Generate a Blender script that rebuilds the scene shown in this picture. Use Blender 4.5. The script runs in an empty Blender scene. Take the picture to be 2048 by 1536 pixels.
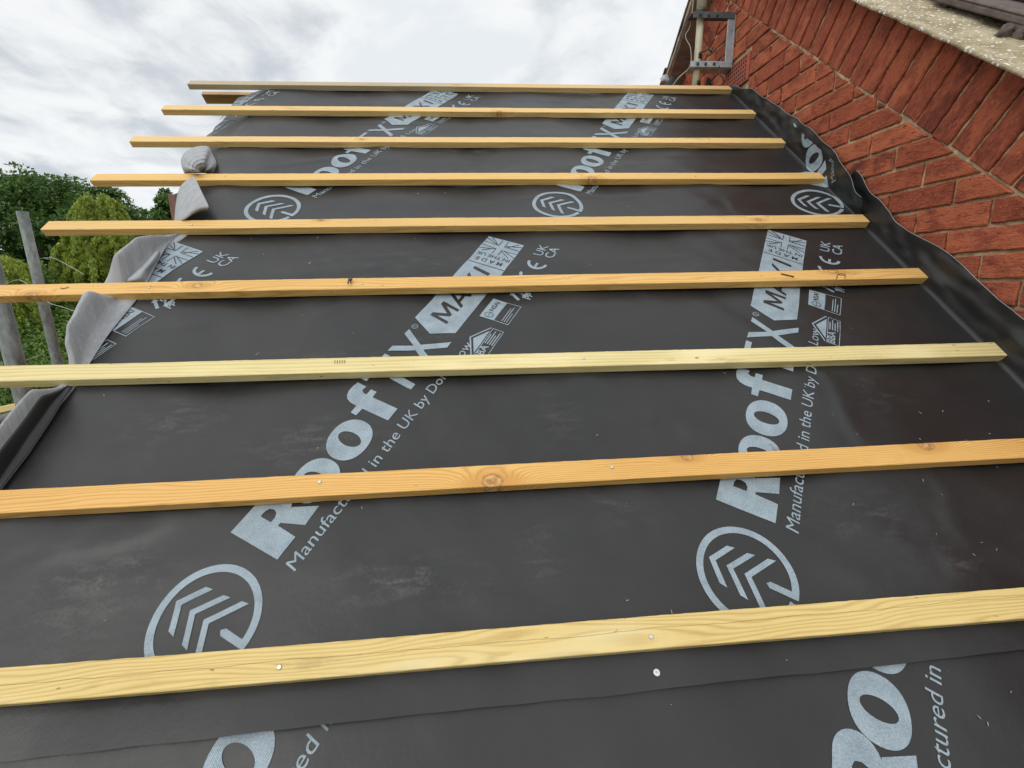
import bpy, bmesh, math, random
from mathutils import Vector, Matrix, noise
random.seed(7)
C = bpy.context.scene.collection
sc = bpy.context.scene
PI = math.pi

# ------------------------------------------------------------------ camera
# roof coordinates: u along the battens (0 at the brick wall, negative to the left),
# v up the slope, w square to the roof.  World X = u.
PITCH = 0.6776312427530206
CP, SP = math.cos(PITCH), math.sin(PITCH)
GAUGE = 0.32331195
def W(u, v, w=0.0):
    return Vector((u, v * CP - w * SP, v * SP + w * CP))
ROT = [[0.9972798285474237, -0.06731694246718224, 0.030022871769557067],
       [-0.03343298267946826, -0.7761330934374036, -0.6296821872503945],
       [0.06569002391212511, 0.6269655895885805, -0.7762724845247755]]
FPX = 905.2
CAM = W(-1.423335625, -0.100210311, 0.885987223)
ax, ay, az = [W(*r) for r in ROT]            # right, down, forward in the world
cd = bpy.data.cameras.new('camera')
cam = bpy.data.objects.new('camera', cd); C.objects.link(cam)
cam.matrix_world = Matrix(((ax.x, -ay.x, -az.x, CAM.x), (ax.y, -ay.y, -az.y, CAM.y),
                           (ax.z, -ay.z, -az.z, CAM.z), (0, 0, 0, 1)))
cd.sensor_width = 36.0; cd.lens = 36.0 * FPX / 2048; cd.clip_start = 0.02; cd.clip_end = 2000
sc.camera = cam
def at(x, y, Z):                              # point at depth Z
    return CAM + (ax * ((x - 1024) / FPX) + ay * ((y - 768) / FPX) + az) * Z

# ------------------------------------------------------------------ nodes helper
class NT:
    def __init__(s, nt): s.nt = nt; s.n = nt.nodes; s.l = nt.links
    def node(s, typ, **kw):
        nd = s.n.new(typ)
        for k, v in kw.items(): setattr(nd, k, v)
        return nd
    def put(s, sock, val):
        if isinstance(val, bpy.types.NodeSocket): s.l.new(val, sock)
        elif val is not None: sock.default_value = val
    def math(s, op, a, b=None, c=None, clamp=False):
        nd = s.node('ShaderNodeMath', operation=op); nd.use_clamp = clamp
        s.put(nd.inputs[0], a)
        if b is not None: s.put(nd.inputs[1], b)
        if c is not None: s.put(nd.inputs[2], c)
        return nd.outputs[0]
    def mix(s, f, a, b, blend='MIX'):
        nd = s.node('ShaderNodeMix', data_type='RGBA', blend_type=blend)
        s.put(nd.inputs[0], f)
        s.put(nd.inputs[6], a if not isinstance(a, tuple) else (*a[:3], 1))
        s.put(nd.inputs[7], b if not isinstance(b, tuple) else (*b[:3], 1))
        return nd.outputs[2]
    def noise(s, vec, scale, detail=4, rough=.55, dist=0.0):
        nd = s.node('ShaderNodeTexNoise')
        if vec is not None: s.put(nd.inputs['Vector'], vec)
        nd.inputs['Scale'].default_value = scale; nd.inputs['Detail'].default_value = detail
        nd.inputs['Roughness'].default_value = rough; nd.inputs['Distortion'].default_value = dist
        return nd.outputs['Fac']
    def ramp(s, f, lo, hi, a=0.0, b=1.0):
        nd = s.node('ShaderNodeMapRange'); nd.interpolation_type = 'SMOOTHSTEP'
        s.put(nd.inputs[0], f); nd.inputs[1].default_value = lo; nd.inputs[2].default_value = hi
        nd.inputs[3].default_value = a; nd.inputs[4].default_value = b
        return nd.outputs[0]
    def scale(s, vec, x, y, z):
        nd = s.node('ShaderNodeMapping'); s.put(nd.inputs[0], vec)
        nd.inputs['Scale'].default_value = (x, y, z); return nd.outputs[0]
    def bump(s, h, strength, dist=.002, normal=None):
        nd = s.node('ShaderNodeBump'); s.put(nd.inputs['Height'], h)
        nd.inputs['Strength'].default_value = strength; nd.inputs['Distance'].default_value = dist
        if normal is not None: s.put(nd.inputs['Normal'], normal)
        return nd.outputs[0]

# ------------------------------------------------------------------ sky, sun, exposure
wd = bpy.data.worlds.new('World'); sc.world = wd; wd.use_nodes = True
t = NT(wd.node_tree); t.n.clear()
out = t.node('ShaderNodeOutputWorld'); bg = t.node('ShaderNodeBackground')
bg.inputs['Strength'].default_value = 0.1
SUN_EL, SUN_AZ = math.radians(40), math.radians(218)     # azimuth clockwise from +Y
sky = t.node('ShaderNodeTexSky', sky_type='NISHITA'); sky.sun_disc = False
sky.sun_elevation = SUN_EL; sky.sun_rotation = SUN_AZ
tc = t.node('ShaderNodeTexCoord')
sep = t.node('ShaderNodeSeparateXYZ'); t.put(sep.inputs[0], tc.outputs['Generated'])
zz = t.math('ADD', t.math('MAXIMUM', sep.outputs[2], 0.0), 0.16)
cmb = t.node('ShaderNodeCombineXYZ')
t.put(cmb.inputs[0], t.math('DIVIDE', sep.outputs[0], zz)); t.put(cmb.inputs[1], t.math('DIVIDE', sep.outputs[1], zz))
pl = cmb.outputs[0]
rot = t.node('ShaderNodeMapping'); t.put(rot.inputs[0], pl); rot.inputs['Rotation'].default_value = (0, 0, .6)
rot.inputs['Scale'].default_value = (1.0, .82, 1); rot.inputs['Location'].default_value = (3.1, 1.9, 0)
n1 = t.noise(rot.outputs[0], 1.15, 7, .58, .5)
n2 = t.noise(rot.outputs[0], 3.6, 6, .55, .5)
n3 = t.noise(rot.outputs[0], .55, 3, .5, .2)
dens = t.math('ADD', t.math('MULTIPLY', n1, .46), t.math('ADD', t.math('MULTIPLY', n2, .38), t.math('MULTIPLY', n3, .2)))
greyf = t.ramp(dens, .465, .615)
cloud = t.mix(greyf, (9.7, 9.85, 9.9), (6.0, 6.5, 7.0))
bluef = t.ramp(n1, .36, .46, .42, 0.0)
cloud = t.mix(bluef, cloud, (6.9, 7.7, 8.5))
zen = t.ramp(sep.outputs[2], .45, 1.0, 1.0, 1.3)
sd_ = (math.sin(SUN_AZ) * math.cos(SUN_EL), math.cos(SUN_AZ) * math.cos(SUN_EL), math.sin(SUN_EL))
dt = t.math('ADD', t.math('ADD', t.math('MULTIPLY', sep.outputs[0], sd_[0]), t.math('MULTIPLY', sep.outputs[1], sd_[1])), t.math('MULTIPLY', sep.outputs[2], sd_[2]))
zen = t.math('ADD', zen, t.math('MULTIPLY', t.math('POWER', t.math('MAXIMUM', dt, 0.0), 2.0), .7))   # brighter cloud round the hidden sun
low = t.ramp(sep.outputs[2], -.06, .0, .35, 1.0)
vm = t.node('ShaderNodeVectorMath', operation='SCALE'); t.put(vm.inputs[0], cloud); t.put(vm.inputs[3], t.math('MULTIPLY', zen, low))
skyc = t.mix(0.94, sky.outputs[0], vm.outputs[0])
t.put(bg.inputs['Color'], skyc); t.l.new(bg.outputs[0], out.inputs[0])

sd = bpy.data.lights.new('sun', 'SUN'); sd.energy = .75; sd.angle = math.radians(24); sd.color = (1, .96, .9)
sun = bpy.data.objects.new('sun', sd); C.objects.link(sun)
sdir = Vector((math.sin(SUN_AZ) * math.cos(SUN_EL), math.cos(SUN_AZ) * math.cos(SUN_EL), math.sin(SUN_EL)))
sun.rotation_euler = sdir.to_track_quat('Z', 'Y').to_euler()
sc.view_settings.view_transform = 'Standard'; sc.view_settings.look = 'None'
sc.view_settings.exposure = 0.0; sc.view_settings.gamma = 1.0

# ------------------------------------------------------------------ object helpers
def tag(o, label=None, cat=None, group=None, kind=None):
    if label: o['label'] = label
    if cat: o['category'] = cat
    if group: o['group'] = group
    if kind: o['kind'] = kind
    return o
def empty(name, loc=(0, 0, 0)):
    o = bpy.data.objects.new(name, None); C.objects.link(o); o.location = loc; o.empty_display_size = .05
    return o
def link(name, me, mats, parent=None, smooth=False):
    o = bpy.data.objects.new(name, me); C.objects.link(o)
    for m in (mats if isinstance(mats, (list, tuple)) else [mats]): me.materials.append(m)
    if smooth: me.polygons.foreach_set('use_smooth', [True] * len(me.polygons))
    if parent:
        o.parent = parent
        o.matrix_parent_inverse = Matrix.Translation(-Vector(parent.location))
    return o
def pyd(name, vs, fs, mats, parent=None, smooth=False):
    me = bpy.data.meshes.new(name); me.from_pydata([tuple(v) for v in vs], [], fs); me.update()
    return link(name, me, mats, parent, smooth)
def frombm(name, bm, mats, parent=None, smooth=False):
    me = bpy.data.meshes.new(name); bm.to_mesh(me); bm.free()
    return link(name, me, mats, parent, smooth)
def add_box(bm, lo, hi, M=None, bevel=0.0, mi=0):
    vs = [bm.verts.new((x, y, z)) for x in (lo[0], hi[0]) for y in (lo[1], hi[1]) for z in (lo[2], hi[2])]
    fs = [bm.faces.new([vs[i] for i in q]) for q in ((0, 1, 3, 2), (4, 6, 7, 5), (0, 4, 5, 1), (2, 3, 7, 6), (0, 2, 6, 4), (1, 5, 7, 3))]
    for f in fs: f.material_index = mi
    if bevel:
        ed = list({e for f in fs for e in f.edges})
        r = bmesh.ops.bevel(bm, geom=ed, offset=bevel, segments=1, affect='EDGES')
        vs = list({v for f in r['faces'] for v in f.verts} | {v for v in vs if v.is_valid})
    if M is not None:
        for v in vs:
            if v.is_valid: v.co = M @ v.co
    return vs
def add_tube(bm, pts, rad, seg=12, cap=True, mi=0):
    pts = [Vector(p) for p in pts]; rings = []
    rads = rad if isinstance(rad, (list, tuple)) else [rad] * len(pts)
    ref = Vector((0, 0, 1))
    d0 = (pts[1] - pts[0]).normalized()
    if abs(d0.dot(ref)) > .9: ref = Vector((1, 0, 0))
    for i, p in enumerate(pts):
        d = (pts[min(i + 1, len(pts) - 1)] - pts[max(i - 1, 0)]).normalized()
        a = d.cross(ref).normalized(); b = d.cross(a).normalized()
        rings.append([bm.verts.new(p + (a * math.cos(2 * PI * k / seg) + b * math.sin(2 * PI * k / seg)) * rads[i]) for k in range(seg)])
    for r0, r1 in zip(rings, rings[1:]):
        for k in range(seg):
            f = bm.faces.new((r0[k], r0[(k + 1) % seg], r1[(k + 1) % seg], r1[k])); f.material_index = mi; f.smooth = True
    if cap:
        for r in (rings[0][::-1], rings[-1]):
            f = bm.faces.new(r); f.material_index = mi
    return rings

# ------------------------------------------------------------------ materials
def mat(name):
    m = bpy.data.materials.new(name); m.use_nodes = True
    t = NT(m.node_tree); b = t.n['Principled BSDF']
    return m, t, b
def simple(name, col, rough=.6, metal=0.0, var=.25, scale=30, bump=.15, spec=.5, stretch=(1, 1, 1), dist=.002):
    m, t, b = mat(name)
    co = t.node('ShaderNodeTexCoord').outputs['Object']
    v = t.scale(co, *stretch)
    n = t.noise(v, scale, 6, .6); n_b = t.noise(v, scale * .22, 4, .6)
    f = t.math('ADD', t.math('MULTIPLY', n, .55), t.math('MULTIPLY', n_b, .45))
    c = t.mix(t.ramp(f, .3, .7), tuple(x * (1 - var) for x in col), tuple(min(1, x * (1 + var)) for x in col))
    t.put(b.inputs['Base Color'], c); t.put(b.inputs['Roughness'], t.ramp(n_b, .3, .7, rough * .88, min(1, rough * 1.12)))
    b.inputs['Metallic'].default_value = metal; b.inputs['Specular IOR Level'].default_value = spec
    if bump: t.put(b.inputs['Normal'], t.bump(n, bump, dist))
    return m

def wood(name, light, dark, seed, knots=(), ringf=170.0, wob=.022, pale=None, weather=0.0, split=None):
    """sawn softwood, object X along the grain, Y across, Z thickness"""
    m, t, b = mat(name)
    co = t.node('ShaderNodeTexCoord').outputs['Object']
    s = t.node('ShaderNodeSeparateXYZ'); t.put(s.inputs[0], co)
    off = t.node('ShaderNodeMapping'); t.put(off.inputs[0], co)
    off.inputs['Location'].default_value = (seed * 1.37, seed * .71, seed * .37)
    lv = t.scale(off.outputs[0], 1.15, 9, 9)
    lo = t.noise(lv, 1.5, 2, .45)
    hi_ = t.noise(t.scale(off.outputs[0], 5, 60, 60), 1.0, 3, .5)
    h = t.math('ADD', t.math('ADD', s.outputs[1], t.math('MULTIPLY', s.outputs[2], .55)), t.math('MULTIPLY', t.math('SUBTRACT', lo, .5), wob * 4.6))
    h = t.math('ADD', h, t.math('MULTIPLY', hi_, .0035))
    kmask = None
    for (kx, ky, kr) in knots:
        dx = t.math('MULTIPLY', t.math('SUBTRACT', s.outputs[0], kx), .42 / kr)
        dy = t.math('MULTIPLY', t.math('SUBTRACT', s.outputs[1], ky), 1.0 / kr)
        d2 = t.math('ADD', t.math('MULTIPLY', dx, dx), t.math('MULTIPLY', dy, dy))
        e = t.math('EXPONENT', t.math('MULTIPLY', d2, -.35))
        h = t.math('ADD', h, t.math('MULTIPLY', e, .05))
        dk = t.math('ADD', t.math('MULTIPLY', t.math('MULTIPLY', dx, dx), 3.2), t.math('MULTIPLY', t.math('MULTIPLY', dy, dy), .9))
        km = t.ramp(dk, .75, 1.0, 1.0, 0.0)
        dk = t.math('ADD', dk, t.math('MULTIPLY', t.math('SUBTRACT', t.noise(co, 55, 3, .6), .5), .9))
        rim_ = t.math('MULTIPLY', t.ramp(dk, .45, .95), t.ramp(dk, .9, 1.5, .38, 0))
        krim = rim_ if kmask is None else t.math('MAXIMUM', krim, rim_)
        kmask = km if kmask is None else t.math('MAXIMUM', kmask, km)
        halo = t.ramp(d2, .5, 5.0, .55, 0.0)
        kh = halo if 'kh' not in locals() else t.math('MAXIMUM', kh, halo)
    ring = t.math('SINE', t.math('MULTIPLY', h, ringf * 2 * PI / 6.28 * 6.0))
    ring = t.math('POWER', t.math('ADD', t.math('MULTIPLY', ring, .5), .5), 2.2)
    fib = t.noise(t.scale(off.outputs[0], 14, 620, 620), 1.0, 3, .6)
    big = t.noise(t.scale(off.outputs[0], 2.2, 14, 14), 1.0, 3, .5)
    f = t.math('ADD', t.math('MULTIPLY', ring, .62), t.math('MULTIPLY', t.math('SUBTRACT', fib, .5), .9))
    f = t.math('ADD', f, t.math('MULTIPLY', t.math('SUBTRACT', big, .5), .9), clamp=True)
    c = t.mix(f, light, dark)
    if pale:
        c = t.mix(t.ramp(t.noise(t.scale(off.outputs[0], 1.1, 6, 6), 1.6, 3, .6), .52, .7, 0, .75), c, pale)
    if weather:
        wf = t.ramp(s.outputs[0], -1.9, -1.0, weather, 0.0)
        c = t.mix(wf, c, (.40, .345, .255))
    if knots:
        c = t.mix(kh, c, tuple(a * .75 + b_ * .25 for a, b_ in zip(dark, (.5, .2, .05))))
        kn = t.noise(co, 90, 4, .6)
        c = t.mix(kmask, c, t.mix(t.ramp(kn, .35, .65), (.66, .40, .15), (.38, .18, .055)))
        c = t.mix(krim, c, (.17, .06, .015))
    if split:
        x0, x1, y0, sl = split
        ln = t.math('ADD', t.math('MULTIPLY', s.outputs[0], sl), y0)
        ln = t.math('ADD', ln, t.math('MULTIPLY', t.math('SUBTRACT', t.noise(t.scale(co, 3, 0, 0), 1.4, 4, .6), .5), .018))
        dd = t.math('ABSOLUTE', t.math('SUBTRACT', s.outputs[1], ln))
        sm = t.ramp(dd,   .0002, .0008, .55, 0.0)
        sm = t.math('MULTIPLY', sm, t.math('MULTIPLY', t.ramp(s.outputs[0], x0, x0 + .15), t.ramp(s.outputs[0], x1 - .15, x1, 1, 0)))
        c = t.mix(sm, c, (.10, .045, .012))
    speck = t.ramp(t.noise(t.scale(off.outputs[0], 30, 90, 90), 1.0, 2, .5), .735, .77, 0, .7)
    c = t.mix(speck, c, (.22, .11, .035))
    t.put(b.inputs['Base Color'], c)
    b.inputs['Roughness'].default_value = .62; b.inputs['Specular IOR Level'].default_value = .35
    saw = t.noise(t.scale(off.outputs[0], 420, 12, 12), 1.0, 2, .5)
    t.put(b.inputs['Normal'], t.bump(t.math('ADD', t.math('ADD', t.math('MULTIPLY', fib, .7), t.math('MULTIPLY', ring, -.25)), t.math('MULTIPLY', saw, .3)), .35, .0012))
    dirt = t.ramp(t.noise(t.scale(off.outputs[0], 5, 22, 22), 1.0, 5, .65), .60, .72, 0, .35)
    c = t.mix(dirt, c, tuple(x * .55 for x in dark))
    t.put(b.inputs['Base Color'], c)
    return m

def membrane_mat(name, black=True):
    m, t, b = mat(name)
    co = t.node('ShaderNodeTexCoord').outputs['UV']
    v1 = t.scale(co, 1, 1, 1)
    wv = t.node('ShaderNodeTexWave', wave_type='BANDS', bands_direction='DIAGONAL'); t.put(wv.inputs[0], v1)
    wv.inputs['Scale'].default_value = 190; wv.inputs['Distortion'].default_value = .6
    wv.inputs['Detail'].default_value = 1
    fine = t.noise(v1, 900, 2, .6)
    cloudy = t.noise(v1, 3.2, 5, .62)
    blot = t.noise(v1, 14, 5, .65)
    at_ = t.node('ShaderNodeAttribute', attribute_name='scuff')
    rm = t.node('ShaderNodeMapping'); t.put(rm.inputs[0], co); rm.inputs['Rotation'].default_value = (0, 0, -.5); rm.inputs['Scale'].default_value = (16, 44, 1)
    st = t.noise(rm.outputs[0], 1.0, 5, .62, .5)
    st2 = t.noise(v1, 160, 4, .7)
    sm = t.math('MULTIPLY', at_.outputs['Fac'], t.ramp(t.math('ADD', t.math('MULTIPLY', st, .65), t.math('MULTIPLY', st2, .35)), .46, .72))
    dust = t.math('MULTIPLY', t.ramp(cloudy, .5, .75, 0, .35), t.ramp(blot, .45, .7))
    spk = t.ramp(t.noise(v1, 210, 2, .5), .735, .77, 0, .28)
    if black:
        base = t.mix(t.ramp(cloudy, .3, .7), (.0150, .0142, .0138), (.0235, .0225, .0218))
        base = t.mix(t.math('MULTIPLY', wv.outputs['Fac'], .35), base, (.034, .033, .033))
        c = t.mix(t.math('MULTIPLY', dust, .6), base, (.075, .070, .064))
        c = t.mix(t.math('MULTIPLY', sm, .36), c, (.25, .235, .215))
        c = t.mix(spk, c, (.24, .22, .19))
        b.inputs['Specular IOR Level'].default_value = .40
        t.put(b.inputs['Roughness'], t.math('ADD', t.ramp(cloudy, .3, .7, .33, .45), t.math('MULTIPLY', sm, .25)))
    else:
        c = t.mix(t.ramp(t.noise(v1, 40, 5, .65), .3, .7), (.34, .345, .36), (.44, .445, .455))
        fb_ = t.noise(t.scale(v1, 700, 160, 1), 1.0, 3, .6)
        c = t.mix(t.ramp(fb_, .3, .7, 0, .45), c, (.27, .272, .285))
        b.inputs['Roughness'].default_value = .85; b.inputs['Specular IOR Level'].default_value = .2
    t.put(b.inputs['Base Color'], c)
    hgt = t.math('ADD', t.math('MULTIPLY', wv.outputs['Fac'], .5), t.math('MULTIPLY', fine, .5))
    nb = t.bump(hgt, .18, .0006)
    t.put(b.inputs['Normal'], t.bump(t.noise(v1, 7 if black else 22, 5, .6), .25 if black else .55, .01, nb))
    return m

def print_mat():
    m, t, b = mat('printed_ink')
    co = t.node('ShaderNodeTexCoord').outputs['UV']
    wv = t.node('ShaderNodeTexWave', wave_type='BANDS', bands_direction='DIAGONAL'); t.put(wv.inputs[0], co)
    wv.inputs['Scale'].default_value = 190; wv.inputs['Distortion'].default_value = .6
    n = t.noise(co, 330, 3, .65); n2 = t.noise(co, 24, 5, .6)
    f = t.math('ADD', t.math('MULTIPLY', n, .5), t.math('ADD', t.math('MULTIPLY', n2, .35), t.math('MULTIPLY', wv.outputs['Fac'], .15)))
    c = t.mix(t.ramp(f, .34, .66), (.165, .21, .24), (.36, .425, .47))
    worn = t.ramp(t.noise(co, 11, 6, .7), .64, .72, 0, .55)
    c = t.mix(worn, c, (.07, .075, .08))
    t.put(b.inputs['Base Color'], c); b.inputs['Roughness'].default_value = .6
    b.inputs['Specular IOR Level'].default_value = .4
    t.put(b.inputs['Normal'], t.bump(n, .15, .0006))
    return m

def brick_mat():
    m, t, b = mat('red_rustic_brick')
    uv = t.node('ShaderNodeTexCoord').outputs['UV']
    tint = t.node('ShaderNodeAttribute', attribute_name='tint')
    sp = t.node('ShaderNodeSeparateColor'); t.put(sp.inputs[0], tint.outputs['Color'])
    rag = t.noise(t.scale(uv, 48, 165, 1), 1.0, 5, .7, .5)
    pit = t.noise(t.scale(uv, 120, 300, 1), 1.0, 3, .6)
    blot = t.noise(t.scale(uv, 14, 22, 1), 1.0, 4, .6)
    c = t.mix(sp.outputs[0], (.34, .078, .040), (.56, .155, .074))
    c = t.mix(t.ramp(blot, .42, .68, 0, .7), c, (.215, .044, .030))
    c = t.mix(t.ramp(rag, .50, .66, 0, .55), c, (.50, .160, .080))
    c = t.mix(t.ramp(rag, .45, .34, 0, .75), c, (.11, .024, .015))
    c = t.mix(t.ramp(pit, .60, .70, 0, .62), c, (.60, .33, .23))
    c = t.mix(t.math('MULTIPLY', sp.outputs[1], t.ramp(blot, .38, .6)), c, (.10, .026, .022))
    t.put(b.inputs['Base Color'], c); b.inputs['Roughness'].default_value = .88
    b.inputs['Specular IOR Level'].default_value = .25
    t.put(b.inputs['Normal'], t.bump(t.math('ADD', rag, t.math('MULTIPLY', pit, .4)), 1.0, .008))
    return m
M_BRICK = brick_mat()
M_MORTAR = simple('sandy_mortar', (.42, .32, .195), .95, 0, .4, 90, .6, .2, dist=.004)
M_BLACK = membrane_mat('black_underlay_face')
M_GREY = membrane_mat('grey_underlay_back', False)
M_PRINT = print_mat()
M_GALV = simple('galvanised_tube', (.33, .345, .34), .5, .55, .3, 22, .1)
M_TUBE = simple('weathered_scaffold_tube', (.185, .20, .185), .7, .2, .55, 60, .3, stretch=(1, 1, .4))
M_BRKT = simple('galvanised_bracket', (.40, .46, .50), .5, .45, .3, 40, .08)
M_DARKSTEEL = simple('dark_weathered_steel', (.085, .088, .09), .65, .3, .35, 40, .1)
M_NAIL = simple('bright_nail_steel', (.62, .62, .60), .38, .8, .15, 60, .05)
M_TAPE = simple('black_tape', (.018, .022, .018), .5, 0, .3, 40, .1)
M_MAST = simple('cream_mast_paint', (.66, .62, .47), .55, 0, .28, 26, .1, stretch=(1, 1, .3))
M_TERRA = simple('terracotta', (.36, .085, .055), .8, 0, .25, 60, .3)
M_VOID = simple('air_brick_hole', (.02, .012, .01), .9, 0, .1, 10, 0)
M_SOFFIT = simple('weathered_brown_board', (.20, .155, .12), .85, 0, .35, 12, .3, stretch=(1, 6, 1))
M_SOFFEDGE = simple('pale_board_edge', (.36, .30, .235), .9, 0, .3, 40, .3)
M_TILE = simple('brown_concrete_tile', (.125, .098, .088), .9, 0, .35, 50, .5, .2)
M_WHITE = simple('white_plastic', (.75, .75, .74), .45, 0, .1, 30, 0)
M_WIRE = simple('pale_twine', (.36, .37, .33), .7, 0, .2, 60, 0)
def undercloak():
    m, t, b = mat('pebbled_verge_mortar')
    co = t.node('ShaderNodeTexCoord').outputs['Object']
    n = t.noise(co, 14, 6, .65); n2 = t.noise(co, 120, 4, .6)
    c = t.mix(t.ramp(n, .35, .65), (.27, .21, .115), (.45, .37, .235))
    c = t.mix(t.ramp(n2, .5, .7, 0, .5), c, (.60, .55, .44))
    vo = t.node('ShaderNodeTexVoronoi'); t.put(vo.inputs['Vector'], co); vo.inputs['Scale'].default_value = 75
    pick = t.node('ShaderNodeSeparateColor'); t.put(pick.inputs[0], vo.outputs['Color'])
    pm = t.math('MULTIPLY', t.ramp(vo.outputs['Distance'], .26, .40, 1, 0), t.ramp(pick.outputs[0], .46, .5))
    c = t.mix(pm, c, (.82, .79, .72))
    t.put(b.inputs['Base Color'], c); b.inputs['Roughness'].default_value = .95
    t.put(b.inputs['Normal'], t.bump(t.math('ADD', n2, t.math('MULTIPLY', pm, .8)), .6, .006))
    return m
M_UNDER = undercloak()

# ------------------------------------------------------------------ ground
def ground_mat():
    m, t, b = mat('lawn')
    co = t.node('ShaderNodeTexCoord').outputs['Object']
    n = t.noise(co, .35, 5, .6); n2 = t.noise(co, 14, 5, .7)
    c = t.mix(t.ramp(n2, .3, .7), (.022, .045, .010), (.075, .12, .028))
    c = t.mix(t.ramp(n, .45, .65, 0, .5), c, (.11, .12, .045))
    t.put(b.inputs['Base Color'], c); b.inputs['Roughness'].default_value = .95
    t.put(b.inputs['Normal'], t.bump(n2, .8, .08)); return m
GZ = -4.7
g = 60; vs = []; fs = []
for i in range(g + 1):
    for j in range(g + 1):
        a = (i / g * 2 - 1); c_ = (j / g * 2 - 1)
        x = math.copysign(abs(a) ** 2.6, a) * 600; y = math.copysign(abs(c_) ** 2.6, c_) * 600
        vs.append((x, y, GZ + .15 * noise.noise(Vector((x * .12, y * .12, 0))) if abs(x) > 5 else GZ))
for i in range(g):
    for j in range(g):
        k = i * (g + 1) + j; fs.append((k, k + g + 1, k + g + 2, k + 1))
tag(pyd('ground', vs, fs, ground_mat(), None, True), kind='structure')

# ------------------------------------------------------------------ gable wall of the taller house
XW = 0.010                                   # brick face
def wyz(v, w): return (v * CP - w * SP, v * SP + w * CP)
RY, RZ = 2.174, 2.426                        # apex of the verge line
def wv_near(y, z): return -y * SP + z * CP   # roof coordinate w of a wall point
W_TOP = 0.5275; W_BAND = 0.309
def wv_far(y, z): return wv_near(2 * RY - y, z)
def clip(poly, fn):                          # keep fn <= 0
    out_ = []
    for i in range(len(poly)):
        a, b_ = poly[i], poly[(i + 1) % len(poly)]
        fa, fb = fn(a), fn(b_)
        if fa <= 0: out_.append(a)
        if (fa < 0) != (fb < 0) and fa != fb:
            k = fa / (fa - fb)
            out_.append((a[0] + (b_[0] - a[0]) * k, a[1] + (b_[1] - a[1]) * k))
    return out_
wall = empty('brick_gable_wall', (0, 2.1, GZ))
tag(wall, 'red rustic brick gable wall rising on the right, with slanted bricks following its sloping top', 'wall')
bm = bmesh.new(); uvl = bm.loops.layers.uv.new('UVMap'); tl = bm.loops.layers.float_color.new('tint')
def brick(poly0, org, dx, tint):
    """poly in (y, z); org/dx give the brick's own length axis for the texture"""
    if len(poly0) < 3: return
    poly = []
    for i in range(len(poly0)):
        a, b_ = Vector(poly0[i]), Vector(poly0[(i + 1) % len(poly0)]); n = max(1, int((b_ - a).length / .02))
        for q in range(n):
            p = a.lerp(b_, q / n); k = .0016 if 0 < q < n else .0006
            poly.append((p.x + random.uniform(-k, k), p.y + random.uniform(-k, k)))
    ar = 0.5 * sum(poly[i][0] * poly[(i + 1) % len(poly)][1] - poly[(i + 1) % len(poly)][0] * poly[i][1] for i in range(len(poly)))
    if abs(ar) < 2e-4: return
    if ar < 0: poly = poly[::-1]
    cx = sum(p[0] for p in poly) / len(poly); cy = sum(p[1] for p in poly) / len(poly)
    jx = random.uniform(-.0022, .0022)
    ch = .0032
    n = len(poly); inner = []
    for i in range(n):
        a, b_, c_ = poly[i - 1], poly[i], poly[(i + 1) % n]
        e1 = Vector((b_[0] - a[0], b_[1] - a[1])).normalized(); e2 = Vector((c_[0] - b_[0], c_[1] - b_[1])).normalized()
        n1 = Vector((-e1.y, e1.x)); n2_ = Vector((-e2.y, e2.x))
        bis = (n1 + n2_)
        bis = bis / max(.5, bis.dot(n1)) if bis.length > .1 else n1
        inner.append((b_[0] + bis.x * ch + random.uniform(-.0012, .0012), b_[1] + bis.y * ch + random.uniform(-.0012, .0012)))
    tilt = random.uniform(-.012, .012), random.uniform(-.02, .02)
    X = lambda p, d: XW + jx + d + (p[0] - cx) * tilt[0] + (p[1] - cy) * tilt[1]
    r0 = [bm.verts.new((XW + .03, *p)) for p in poly]
    r1 = [bm.verts.new((X(p, .0028), *p)) for p in poly]
    r2 = [bm.verts.new((X(p, 0), *p)) for p in inner]
    faces = [bm.faces.new(r2[::-1])]
    for A, B in ((r0, r1), (r1, r2)):
        for i in range(n): faces.append(bm.faces.new((A[i], B[i], B[(i + 1) % n], A[(i + 1) % n])))
    ro = random.uniform(0, 40), random.uniform(0, 40)
    for f in faces:
        for lp in f.loops:
            dy, dz = lp.vert.co.y - org[0], lp.vert.co.z - org[1]
            lp[uvl].uv = (dy * dx[0] + dz * dx[1] + ro[0], -dy * dx[1] + dz * dx[0] + ro[1])
            lp[tl] = tint
def tintf(): return (random.random() ** .8, random.choice((0, 0, 0, .25, .7)) * random.random(), 0, 1)
Z0, CO = 0.6925, 0.0745                       # measured bed joints
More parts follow.
